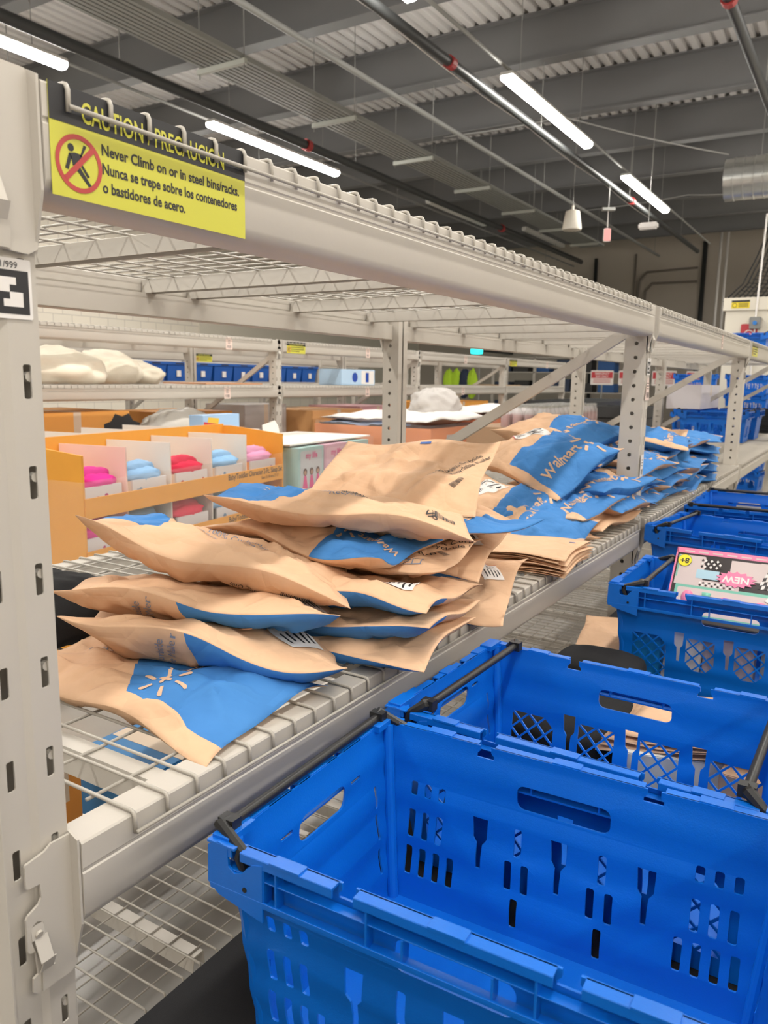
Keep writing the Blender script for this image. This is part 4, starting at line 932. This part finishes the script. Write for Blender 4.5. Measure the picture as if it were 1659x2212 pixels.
def black_bin(label, loc, sx, sy, h, rz=0, rad=.05):
    t = thing('black_bin', label, 'bin', loc, rz)
    m = MB(); n0 = [(x, y) for x, y in rrect(-sx/2, -sy/2, sx/2, sy/2, rad, 5)]
    prof = [(.90, 0), (.93, h*.2), (.97, h*.9), (1.03, h*.91), (1.03, h), (.985, h), (.96, h*.88), (.90, .012)]
    vs = [(x*s, y*s, z) for s, z in prof for x, y in n0]; N_ = len(n0); fs = [(i*N_+k, i*N_+(k+1) % N_, (i+1)*N_+(k+1) % N_, (i+1)*N_+k) for i in range(len(prof)-1) for k in range(N_)]
    fs += [tuple(range(N_-1, -1, -1)), tuple((len(prof)-1)*N_+k for k in range(N_))]
    m.add(vs, fs).build('bin_body', mat('charcoal_plastic', (.035, .037, .037, 1), .5), t, smooth=.6); MB().box(sx/2*.97, sx/2*1.03+.002, -.05, .05, h*.72, h*.78).build('handle_slot', INK, t); return t
black_bin('long black bin in the back aisle behind the crown of the middle heap', (-2.4, 9.4, 0), .8, 2.2, 1.30)
black_bin('black bin beside the white carton, behind the second post', (-1.6, 8.15, 0), .55, .7, 1.27, 0, .08)

# ------------------------------------------------------------------ far wall: doors, signs, vests, cold room
for k, x in enumerate((-6.6, -5.2, -4.4)):
    pass
t = thing('shelving_unit', 'grey shelving with dark bins behind the emergency exit signs', 'shelf', (-5.6, 17.2, 0), 0)
for x in (-1.6, -.55, .55, 1.6): MB().box(x-.03, x+.03, -.03, .03, 0, 2.1).build('shelf_post', RACK, t)
for z in (.3, .8, 1.3, 1.75, 2.08): MB().box(-1.6, 1.6, -.03, .5, z-.02, z).build('shelf_board', RACK, t)
R = random.Random(5)
for z in (.8, 1.3, 1.75):
    for k in range(6):
        x = -7.0+.5*k+R.uniform(-.04, .04); b = MB().box(-.19, .19, 0, .38, 0, R.uniform(.18, .3)).build('dark_bin', mat('bin_dark%d' % (k % 3), [(.03, .05, .10, 1), (.03, .03, .03, 1), (.02, .10, .30, 1)][k % 3], .5), bevel=.01); b.location = (x, 17.27, z+.001)
        tag(b, 'dark bin on the far grey shelving, %s shelf, place %s from the left' % ({.8: 'low', 1.3: 'middle', 1.75: 'upper'}[z], ['one', 'two', 'three', 'four', 'five', 'six'][k]), 'bin', 'dark bins on the far shelving')
def wall_sign(name, label, loc, w, h, base, parts, legs=False):
    t = thing(name, label, 'sign', loc, 0); P = on_ny(0, 0, 0)
    m = MB(); flat(m, rrect(-w/2, 0, w/2, h, .02), P, .004, t=.006); m.build('sign_plate', base, t)
    for nm, mt, fn in parts: m = MB(); fn(m, P); m.build(nm, mt, t)
    if legs: MB().tube([(0, .012, -loc[2]), (0, .012, h*.5)], .015, 8).build('sign_post', GREYP, t)
    return t
def emer(m, P): flat(m, rrect(-.21, .13, .21, .25, .01), P, .008)
def emt(m, P): put_text(m, 'EMERGENCY', 0, .215, .055, P, .0095, .02, .9); put_text(m, 'EXIT ONLY', 0, .16, .055, P, .0095, .02, .9)
def eml(m, P):
    for z in (.10, .07, .04): flat(m, rect(-.17, z, .17, z+.012), P, .008)
PW_ = mat('sign_white', (.72, .66, .62, 1), .4)
for x, lb in ((-3.90, 'leftmost of the row, left of the second post'), (-3.35, 'partly hidden by the second post'), (-2.72, 'right of the second post, dimmer'), (-2.1, 'rightmost of the row')):
    wall_sign('emergency_exit_sign', 'red and white EMERGENCY EXIT ONLY sign, ' + lb, (x, 15, 1.48), .45, .28, PW_, [('red_panel', mat('exit_red', (.50, .04, .05, 1), .4), emer), ('panel_text', PW_, emt), ('text_lines', RED, eml)], True)
t = thing('glowing_beacon', 'turquoise glowing beacon on the far wall', 'light', (-8.75, 19.5, 2.35), 0); MB().lathe([(.02,-.10),(.16,-.09),(.17,.0),(.15,.09),(.05,.12)], 20).build('glowing_dome', mat('teal_glow', (.05, .5, .5, 1), .3, emit=((.02, .85, .80, 1), 3.0)), t, smooth=True); MB().box(-.03, .03, 0, 2.5, -.03, .03).build('wall_arm', PIPE, t)
for k in range(4):
    o = soft_blob('hi_vis_vest', (-7.28+.19*k, 15.0, 1.28), (.13, .07, .31), cloth('hivis', (.40, .62, .03, 1)) if k != 2 else cloth('dark_navy', (.02, .03, .06, 1)), None, 30+k, .2, 3, n=16, flatb=False); tag(o, ['lime hi-vis vest, leftmost on the rail', 'lime hi-vis vest, second on the rail', 'dark navy jacket between the hi-vis vests', 'lime hi-vis vest, rightmost on the rail'][k], 'vest', 'vests on the rail')
t = thing('garment_rail', 'grey rail carrying the hi-vis vests', 'rail', (-7.05, 15.0, 0), 0); MB().tube([(-.5, 0, 0), (-.5, 0, 1.98), (.5, 0, 1.98), (.5, 0, 0)], .02, 8).build('rail_tube', GREYP, t)
# cold room
cr = thing('cold_room', 'cream insulated cold room at the right edge', 'cold room', (0, 13.0, 0), 0)
MB().box(-1.42, 5.2, 0, 5, 0, 2.66).build('insulated_wall', CREAM, cr); MB().box(-1.46, 5.24, -.03, 5.03, 2.66, 2.85).build('roof_edge', CREAM, cr)
MB().box(-1.0, -.996, -.004, 0, 0, 2.66).build('panel_joint', mat('joint_grey', (.4, .37, .32, 1), .6), cr)
P = on_ny(13.0-.032, -1.34, 2.69)
t = thing('caution_sticker', 'yellow caution sticker on the edge of the cold room roof', 'sign', (-1.34, 12.968, 2.69), 0); P = on_ny(0, 0, 0); m = MB(); flat(m, rect(0, 0, .26, .12), P, .001, t=.001); m.build('sticker', mat('sticker_yellow', (.80, .62, .02, 1), .4), t); m = MB(); flat(m, rect(0, .09, .26, .12), P, .002); flat(m, circ(.045, .045, .035, 16), P, .002, [circ(.045, .045, .028, 16)]); [flat(m, rect(.1, .02+.022*k, .24, .03+.022*k), P, .002) for k in range(3)]; m.build('sticker_print', INK, t)
t = thing('switch_box', 'grey switch box with blue face on the cold room wall', 'switch', (-.98, 12.99, 2.46), 0); MB().box(-.08, .08, -.07, 0, -.09, .09).build('switch_body', GREYP, t, bevel=.008); MB().lathe([(.03,0),(.03,.02)], 16).build('blue_knob', mat('knob_blue', (.02, .2, .6, 1), .4), t).matrix_local = Matrix.Translation((0, -.07, 0)) @ Matrix.Rotation(pi/2, 4, 'X')
MB().tube([(0, -.03, .09), (.03, -.03, 1.6)], .014, 8).build('conduit', WHITE, t); MB().tube([(0, -.03, -.09), (0, -.03, -.8)], .012, 8).build('conduit', WHITE, t)
wall_sign('stop_sign', 'red sign with a white STOP octagon on the cold room', (-1.06, 12.98, 2.13), .24, .32, mat('exit_red', (.50, .04, .05, 1)), [('stop_octagon', WHITE, lambda m, P: flat(m, [(.075*cos(pi/8+pi/4*k), .16+.075*sin(pi/8+pi/4*k)) for k in range(8)], P, .008, [[(.06*cos(pi/8+pi/4*k), .16+.06*sin(pi/8+pi/4*k)) for k in range(8)]])), ('stop_text', WHITE, lambda m, P: put_text(m, 'STOP', 0, .16, .05, P, .009, .02))])
wall_sign('danger_notice', 'white notice with black and red header at the right edge', (-.62, 12.98, 2.08), .3, .4, PW_, [('notice_header', INK, lambda m, P: flat(m, rect(-.15, .3, .15, .4), P, .008)), ('notice_oval', RED, lambda m, P: flat(m, circ(0, .35, .12, 20, .035), P, .0095)), ('notice_text', INK, lambda m, P: [flat(m, rect(-.12, .06+.05*k, .1, .08+.05*k), P, .008) for k in range(4)])])
# netting and ducts
net = bpy.data.materials.new('black_netting'); net.use_nodes = True; nt = net.node_tree; b_ = nt.nodes['Principled BSDF']; b_.inputs['Base Color'].default_value = (.012, .012, .012, 1); b_.inputs['Roughness'].default_value = .8
m = MB(); R = random.Random(3)
for k in range(26):
    x0 = -.95+.05*k; sw = .55*(1-k/26)**2
    pts = [(x0+.1*sin(k)*.3, 13.9+.02*(k % 5), 4.9), (x0-.02, 13.9, 4.2), (x0-.06-sw*.25, 13.9, 3.6), (x0-.05-sw*.6, 13.85, 3.15), (x0-.1-sw, 13.8, 2.87)]; m.tube(pts, .012, 4)
for q in range(34):
    z = 2.88+.058*q; f = max(0, (3.7-z)/.82); xa = -.98-.58*f*f-.02; m.tube([(xa, 13.9, z), (xa+.3, 13.93, z-.03), (.35, 13.9, z)], .006, 4)
tag(m.build('gathered_netting', net), 'black netting gathered in a column above the cold room', 'netting')['kind'] = 'stuff'
t = thing('spiral_duct', 'galvanised spiral duct ending at the right edge under the roof', 'duct', (-1.24, 11, 4.15), 0); m = MB(); pr_ = []; x = 0
while x < 6.2:
    pr_ += [(.262, x), (.262, x+.10), (.268, x+.105), (.268, x+.115), (.262, x+.12)]; x += .12
vs = [(z_, r*cos(2*pi*k/36), r*sin(2*pi*k/36)) for r, z_ in pr_ for k in range(36)]; fs = [(i*36+k, i*36+(k+1) % 36, (i+1)*36+(k+1) % 36, (i+1)*36+k) for i in range(len(pr_)-1) for k in range(36)]; fs.append(tuple(range(36)))
m.add(vs, fs).build('duct_tube', GALV, t, smooth=.5)
for x in (.4, 2.4, 4.4): MB().tube([(x, 0, .26), (x, 0, .85)], .006, 6).build('hanger_rod', GREYP, t)
# sprinkler pipes with red couplings
CPL = mat('coupling_red', (.35, .03, .03, 1), .5)
def pipe(label, x, z, r, y0, y1, mt, coup=(), step=3.74, group='pipes under the roof'):
    t = thing('pipe', label, 'pipe', (x, 0, z), 0, group); MB().tube([(0, y0, 0), (0, y1, 0)], r, 14).build('pipe_run', mt, t, smooth=.6)
    for y in coup: MB().tube([(0, y-.04, 0), (0, y+.04, 0)], r*1.32, 12).build('coupling', CPL, t)
    y = 6.45-1.87*3
    while y < y1:
        if y > y0 and r > .018: MB().tube([(0, y, r), (0, y, ZC-.5-z)], .005, 6).build('hanger_rod', GREYP, t)
        y += step
    return t
pipe('black sprinkler pipe with red couplings along the bright strip lights', -2.78, 4.28, .042, -5, 17.5, PIPE, (6.1, 12.2))
pipe('grey conduit running just above the black sprinkler pipe', -2.55, 4.42, .017, -5, 17.5, GREYP)
pipe('black sprinkler pipe beside the cable tray', -5.28, 4.22, .05, -5, 17.5, PIPE, (7.3, 13.0))
pipe('steel pipe high between the cable tray and the strip lights', -4.16, 4.62, .03, -5, 20, GREYP)
pipe('steel pipe with red coupling at the upper right corner', -.50, 4.30, .045, -5, 10.6, PIPE, (6.1,))
pipe('thin conduit left of the cable tray', -6.3, 4.5, .016, -5, 20, GREYP)
pipe('pale conduit above the left strip lights', -6.9, 4.45, .022, -5, 20, mat('conduit_pale', (.45, .44, .42, 1), .5))
# cable tray with trapeze hangers
t = thing('cable_tray', 'ribbed grey cable tray hanging under the roof', 'cable tray', (-4.72, 0, 4.36), 0)
for k in range(9): MB().box(-.25+.058*k, -.25+.058*k+.036, -5, 16.5, 0, .045).build('tray_channel', mat('tray_grey', (.30, .31, .29, 1), .5), t)
for k in range(13):
    y = 1.78*k-5.4
    if y > 16.4 or y < -5: continue
    MB().box(-.30, .29, y-.02, y+.02, -.05, -.005).build('hanger_bar', mat('bar_pale', (.50, .52, .47, 1), .4), t)
    for x in (-.28, .27): MB().tube([(x, y, -.09), (x, y, ZC-4.37)], .005, 6).build('hanger_rod', GREYP, t)
# pendant fittings
t = thing('pendant_speaker', 'cream bucket-shaped pendant speaker hanging from a steel pipe', 'speaker', (-3.29, 11, 3.70), 0); MB().lathe([(.135,0),(.14,.02),(.10,.26),(.06,.275),(.02,.28),(.02,.34)], 24).build('speaker_cone', mat('speaker_cream', (.58, .54, .46, 1), .5), t, smooth=.6); MB().tube([(0, 0, .3), (0, 0, ZC-3.7)], .006, 6).build('hanger_rod', GREYP, t)
t = thing('hanging_exit_sign', 'small white and red exit box hanging on a thin stem', 'sign', (-2.77, 11, 3.50), .5); MB().box(-.05, .05, -.025, .025, 0, .18).build('sign_box', WHITE, t, bevel=.01); MB().box(-.042, .042, -.031, -.0245, .01, .17).build('red_face', mat('glow_red', (.7, .2, .2, 1), .4, emit=((1, .35, .3, 1), .6)), t); MB().tube([(0, 0, .18), (0, 0, .42)], .005, 6).build('stem', WHITE, t); MB().box(-.09, .09, -.04, .04, .42, .46).build('mount_plate', GREYP, t); MB().tube([(0, 0, .46), (0, 0, .745)], .005, 6).build('hanger_rod', GREYP, t)
t = thing('emergency_lamp', 'white twin-headed emergency lamp below the far strip light', 'light', (-2.2, 11, 3.62), 0); MB().box(-.13, .13, -.05, .05, 0, .09).build('lamp_body', WHITE, t, bevel=.02); MB().tube([(0, 0, .09), (0, 0, ZC-3.62)], .006, 6).build('hanger_rod', GREYP, t)
o = MB().lathe([(.02,0),(.15,.01),(.16,.05),(.14,.07)], 24).build('smoke_detector', WHITE, None, smooth=.6); o.location = (-7.4, 6.82, ZC-.07); tag(o, 'round white detector on the roof beam at upper left', 'detector')
for k, (y, x) in enumerate(((12.3, -5.8), (15.2, -5.3))):
    t = thing('unlit_batten', 'unlit strip fitting beyond the cable tray, %s of the two' % ('nearer' if k == 0 else 'farther'), 'ceiling light', (x, y, 4.36)); MB().box(-.05, .05, -1.1, 1.1, 0, .07).build('batten_body', mat('lamp_housing', (.7, .7, .67, 1)), t, bevel=.01)
    for yy in (-.9, .9): MB().tube([(0, yy, .07), (0, yy, ZC-4.36)], .004, 6).build('hanger_rod', GREYP, t)
# sagging cables
def cable(label, pts, r, mt):
    P_ = []; 
    for a, b2 in zip(pts, pts[1:]):
        for k in range(10):
            f = k/10; p = Vector(a)*(1-f)+Vector(b2)*f; p.z -= .035*sin(pi*f)*(Vector(b2)-Vector(a)).length/3; P_.append(p)
    P_.append(Vector(pts[-1])); o = MB().tube(P_, r, 6).build('sagging_cable', mt, None, smooth='all'); tag(o, label, 'cable', 'cables under the roof')
cable('pale cable sagging along the black sprinkler pipe', [(-2.86, y, 4.3) for y in (2, 5, 8, 11, 14)], .008, WHITE)
cable('pale cable looping across the roof to the spiral duct', [(-5, 10.19, 5.005), (-3.2, 10.19, 5.005), (-1.2, 10.8, 4.42)], .009, mat('cable_grey', (.45, .45, .43, 1), .5))
cable('grey cable bundle sagging left of the cable tray', [(-6.0, y, 4.55) for y in (4, 7.5, 11, 14.5)], .018, mat('cable_grey', (.45, .45, .43, 1), .5))
cable('thin cable drooping from the roof beams at the far end', [(-4.5, 15, 4.8), (-2.5, 14.8, 4.85), (-1.0, 15, 4.8)], .008, mat('cable_grey', (.45, .45, .43, 1), .5))
# pipes, conduits on the far wall
def wpipe(label, pts, r, mt=None):
    o = MB().tube(pts, r, 8).build('wall_conduit', mt or mat('conduit_wall', (.22, .19, .16, 1), .6), None, smooth='all'); tag(o, label, 'conduit', 'conduits on the far wall')
yf = YF-.06
wpipe('conduit bending left then down on the far wall', [(-3.6, yf, 4.55), (-4.9, yf, 4.5), (-5.1, yf, 4.3), (-5.12, yf, 3.6), (-5.0, yf, 3.3), (-5.0, yf, 1)], .03)
wpipe('lower conduit bending down beside the first on the far wall', [(-3.6, yf, 4.2), (-4.75, yf, 4.2), (-4.92, yf, 4.0), (-4.93, yf, 1)], .03)
wpipe('thick black vertical pipe on the far wall', [(-3.45, yf, 0), (-3.45, yf, 5.2)], .06, PIPE)
wpipe('black vertical pipe at the left of the brown far wall', [(-6.32, yf, 0), (-6.32, yf, 4.95)], .05, PIPE)
wpipe('straight conduit down the middle of the far wall', [(-5.22, yf, 5), (-5.22, yf, 3.7), (-5.05, yf, 3.3), (-5.06, yf, 1)], .025)
wpipe('pale vertical conduit pair, left one, beside the netting', [(-2.75, 20, 5.2), (-2.75, 20, 1)], .03, WHITE)
wpipe('pale vertical conduit pair, right one, beside the netting', [(-2.6, 20, 5.2), (-2.6, 20, 1)], .03, WHITE)

# ------------------------------------------------------------------ things in and between the crates
# pink toy box in the third crate
tb = thing('makeup_toy_box', 'large pink and black toy make-up box leaning in the third crate', 'toy box', (.325, 1.575, CZ+.125), 0)
tb.rotation_euler = (radians(-38), 0, 0)
BWd, BHt = .52, .30; dkbox = mat('toy_black', (.03, .022, .022, 1), .35); pk = mat('toy_pink', (.80, .22, .38, 1), .4); mint = mat('toy_mint', (.18, .50, .38, 1), .4); cream = mat('toy_cream', (.62, .52, .50, 1), .4)
tb.location = (.272, 1.60, .893); tb.scale = (.72, .72, .72)
tb.rotation_euler = (radians(52-90), 0, 0)
P = lambda p: Vector((p.x, -.0005-p.z, p.y))
MB().box(0, BWd, 0, .05, 0, BHt).build('box_body', dkbox, tb, bevel=.002)
m = MB(); flat(m, rect(.0, BHt-.022, BWd, BHt), P, .0008); flat(m, rect(0, 0, .006, BHt), P, .0008); m.box(0, BWd, 0, .05, BHt+.0005, BHt+.001); m.build('pink_border', pk, tb)
m = MB(); flat(m, rrect(.012, .17, .11, .27, .005), P, .0008); flat(m, rect(.012, .145, .24, .172), P, .0012); flat(m, rrect(.03, .03, .50, .135, .006), P, .0012); flat(m, rect(.20, .19, .34, .268), P, .0008); m.build('display_panels', cream, tb)
m = MB(); flat(m, rrect(.02, .015, .46, .148, .008), P, .0009); flat(m, rrect(.013, .175, .018, .27, .002), P, .0015); m.build('mint_frame', mint, tb)
m = MB(); flat(m, rect(.085, .178, .165, .215), P, .0016); m.build('blue_panel', mat('toy_pale_blue', (.40, .60, .70, 1), .4), tb)
mw = MB(); mk_ = MB()
for i in range(30):
    for j in range(6):
        x, y = .30+.022*i*.5+.006*j, .165+.016*j; 
        if x > .5: continue
        q = [(x, y), (x+.011, y+.004), (x+.014, y+.02), (x+.003, y+.016)]; flat(mw if (i+j) % 2 else mk_, q, P, .0018)
for i in range(7):
    for j in range(3):
        x, y = .095+.0105*i, .222+.013*j; q = [(x, y+.0065), (x+.0052, y), (x+.0105, y+.0065), (x+.0052, y+.013)]; flat(mw if (i+j) % 2 else mk_, q, P, .0018)
for i in range(12):
    for j in range(2):
        x, y = .10+.0105*i, .146+.010*j; q = [(x, y+.005), (x+.0052, y), (x+.0105, y+.005), (x+.0052, y+.010)]; flat(mw if (i+j) % 2 else mk_, q, P, .0018)
mw.build('checker_white', WHITE, tb); mk_.build('checker_black', dkbox, tb)
m = MB(); n = 28; cx, cy = .225, .19; flat(m, [(cx+(.062 if k % 2 else .047)*1.15*cos(2*pi*k/n), cy+(.034 if k % 2 else .026)*sin(2*pi*k/n)) for k in range(n)], P, .0035, t=.002); m.build('starburst', pk, tb)
m = MB(); put_text(m, 'NEW', 0, 0, .036, lambda p: P(Vector((cx-p.x, cy-p.y, p.z))), .0048, .03, 1.1); m.build('starburst_text', WHITE, tb)
m = MB(); flat(m, circ(.036, .245, .024, 24), P, .003, t=.001); m.build('age_badge', mat('badge_yellow', (.85, .72, .03, 1), .4), tb); m = MB(); flat(m, circ(.036, .245, .0255, 24), P, .0026, [circ(.036, .245, .0225, 24)]); put_text(m, '8+', 0, 0, .03, lambda p: P(Vector((.036-p.x, .245-p.y, p.z))), .0042, .03); m.build('badge_print', INK, tb)
m = MB(); R = random.Random(2)
for k in range(9): flat(m, rect(.03+.05*k, BHt-.016, .03+.05*k+.035, BHt-.010), P, .0014)
for k in range(6): flat(m, rect(.30+.03*k, BHt-.045, .30+.03*k+.022, BHt-.03), P, .0014)
m.build('box_lettering', cream, tb)
for k, (x, y, r, mt, nm) in enumerate(((.07, .095, .022, pk, 'pink_jug'), (.135, .075, .026, mint, 'green_purse'), (.20, .09, .024, pk, 'pink_ring'), (.26, .085, .019, mat('toy_coral', (.70, .14, .16, 1), .3), 'coral_pot'), (.32, .09, .024, pk, 'pink_ring'), (.385, .075, .019, mat('toy_coral', (.70, .14, .16, 1), .3), 'coral_pot'), (.44, .09, .02, mint, 'green_pot'))):
    m = MB(); n = 12
    for i in range(5):
        pass
    vs = []; 
    for i in range(6):
        a = pi/2*i/5
        for j in range(16):
            b2 = 2*pi*j/16; vs.append((x+r*cos(a)*cos(b2), -.001-r*.75*sin(a), y+r*(1.35 if nm == 'pink_jug' else 1)*cos(a)*sin(b2)))
    fs = [(i*16+j, i*16+(j+1) % 16, (i+1)*16+(j+1) % 16, (i+1)*16+j) for i in range(5) for j in range(16)]; m.add(vs, fs)
    if nm == 'green_purse': m.add([(x-.012, -.004, y+.02), (x+.012, -.004, y+.02), (x+.016, -.004, y+.045), (x-.016, -.004, y+.045), (x-.012, -.010, y+.02), (x+.012, -.010, y+.02), (x+.016, -.010, y+.045), (x-.016, -.010, y+.045)], [(0,1,2,3),(4,5,6,7),(0,1,5,4),(2,3,7,6),(1,2,6,5),(0,3,7,4)])
    m.build(nm, mt, tb, smooth='all')
m = MB(); flat(m, [(.33,.12),(.35,.15),(.39,.155),(.43,.17),(.47,.155),(.5,.14),(.505,.09),(.48,.075),(.44,.10),(.38,.10)], P, .005, t=.002); m.build('cut_out_sticker', WHITE, tb)
m = MB(); flat(m, [(.36,.125),(.38,.145),(.42,.15),(.425,.13),(.39,.12)], P, .0065); flat(m, circ(.47, .12, .014, 12), P, .0065); m.build('sticker_print', pk, tb)
# smaller goods lower in that crate
def small_box(label, c, s, col, nm, rot=(0, 0, 0), group='small boxes inside the third crate'):
    o = MB().box(-s[0]/2, s[0]/2, -s[1]/2, s[1]/2, 0, s[2]).build('small_box', mat('smallbox_'+nm, col, .45), None, bevel=.002); o.location = c; o.rotation_euler = rot; tag(o, label, 'box', group)
zf = CZ+.0045
small_box('bright blue pack with red top behind the left lattice window of the third crate', (.235, 1.575, zf), (.10, .07, .168), (.01, .22, .55, 1), 'azure')
small_box('white pack with red edges behind the lattice of the third crate', (.33, 1.565, zf), (.09, .05, .165), (.75, .70, .68, 1), 'whitered', (0, .12, 0))
small_box('clear and pink blister pack low in the third crate', (.45, 1.565, zf), (.12, .06, .168), (.40, .34, .40, 1), 'lilac')
small_box('grey blister pack low in the third crate, beside the pink one', (.585, 1.565, zf), (.12, .06, .168), (.35, .36, .40, 1), 'grey2')
small_box('dark red pack in the right corner of the third crate', (.69, 1.56, zf), (.07, .05, .12), (.30, .03, .05, 1), 'wine')
# between the second and third crate: black padded bags, mailers, papers
zc = CZ-.0015
def pad(label, loc, sx, sy, h, seed):
    n = 20; vs = []; 
    for i in range(n+1):
        th = pi*i/n
        for j in range(2*n):
            ph = 2*pi*j/(2*n); d = Vector((sin(th)*cos(ph), sin(th)*sin(ph), cos(th))); e = lambda v, p: (abs(v)**p)*(1 if v > 0 else -1)
            vs.append((e(d.x, .45)*sx/2, e(d.y, .45)*sy/2, h/2+e(d.z, .4)*h/2+.004*noise.noise(d*3+Vector((seed, 0, 0)))))
    fs = [(i*2*n+j, i*2*n+(j+1) % (2*n), (i+1)*2*n+(j+1) % (2*n), (i+1)*2*n+j) for i in range(n) for j in range(2*n)]
    o = MB().add(vs, fs).build('black_padded_bag', BLACKF, None, smooth='all'); o.location = loc; tag(o, label, 'bag', 'black padded bags between the crates')
pad('black padded bag lying behind the second crate', (.20, 1.12, zc), .26, .34, .09, 1)
pad('smaller black padded bag close to the third crate', (.17, 1.38, zc), .22, .17, .12, 2)
for k in range(5):
    mailer('flat tan mailer between the second and third crate, %s of five' % ['lowest', 'second', 'third', 'fourth', 'topmost'][k], (.47+.012*k, 1.12, zc+.095+.006*k), 8-3*k, -6, 0, .40, .30, .0018, .0016, 'plain', 'plain', 120+k*.3, (0,0,0,0), [('dash', .2, .8, .02, 0)] if k == 4 else [], group='flat mailers between the crates', nu=20, nv=14, wav=.004, crs=.0)
small_box('white carton under the flat mailers between the crates', (.42, 1.05, zc), (.20, .16, .085), (.74, .74, .70, 1), 'white3', (0, 0, .3), 'cartons between the crates')
small_box('tan carton under the flat mailers between the crates', (.62, 1.10, zc), (.18, .30, .088), (.60, .40, .26, 1), 'tan3', (0, 0, -.05), 'cartons between the crates')
mailer('single tan mailer sticking out left of the third crate', (.16, 1.84, zc+.02), 10, 3, 6, .36, .32, .004, .004, 'plain', 'plain', 131, (0,0,0,0), [], group='flat mailers between the crates', nu=20, nv=14)
# crumpled scrap in the first crate
m = MB(); R = random.Random(4); pts = []
for i in range(7):
    for j in range(7): pts.append((.055*(i/6-.5)+R.uniform(-.004, .004), .04*(j/6-.5)+R.uniform(-.004, .004), .012+R.uniform(-.008, .014)))
m.add(pts, [(i*7+j, (i+1)*7+j, (i+1)*7+j+1, i*7+j+1) for i in range(6) for j in range(6)])
o = m.build('crumpled_scrap', mat('scrap_paper', (.62, .61, .58, 1), .6), None, solid=.0005); o.location = (.596, .165, CZ+.006); o.rotation_euler = (.3, .2, .6); tag(o, 'crumpled black and white paper scrap on the floor of the nearest crate', 'paper scrap')
m = MB(); m.add([Vector(pts[k])+Vector((0, 0, .0012)) for k in (8, 15, 16, 9, 10, 17, 22, 23)], [(0,1,2,3), (3,2,5,4), (1,6,7,2)]); m.build('dark_print', INK, o)
# black boxes on the deck behind the near stack, and things on the low shelf seen through the wires
o = soft_blob('black_bag', (-.66, .40, 1.0068), (.15, .16, .075), BLACKF, None, 41, .12, 2); tag(o, 'black fabric bag on the deck behind the left end of the near stack', 'bag')
for k, (x, y, sx, sy, h, c_, nm, lb) in enumerate(((-1.0, .95, .30, .30, .20, (.02, .16, .38, 1), 'teal_blue', 'blue glossy carton on the low shelf, seen through the wire deck'), (-1.05, .62, .14, .14, .30, (.70, .28, .05, 1), 'orange4', 'orange carton corner on the low shelf under the wire deck'))):
    carton(lb, (x, y), sx, sy, h, c_, nm, None, .252)
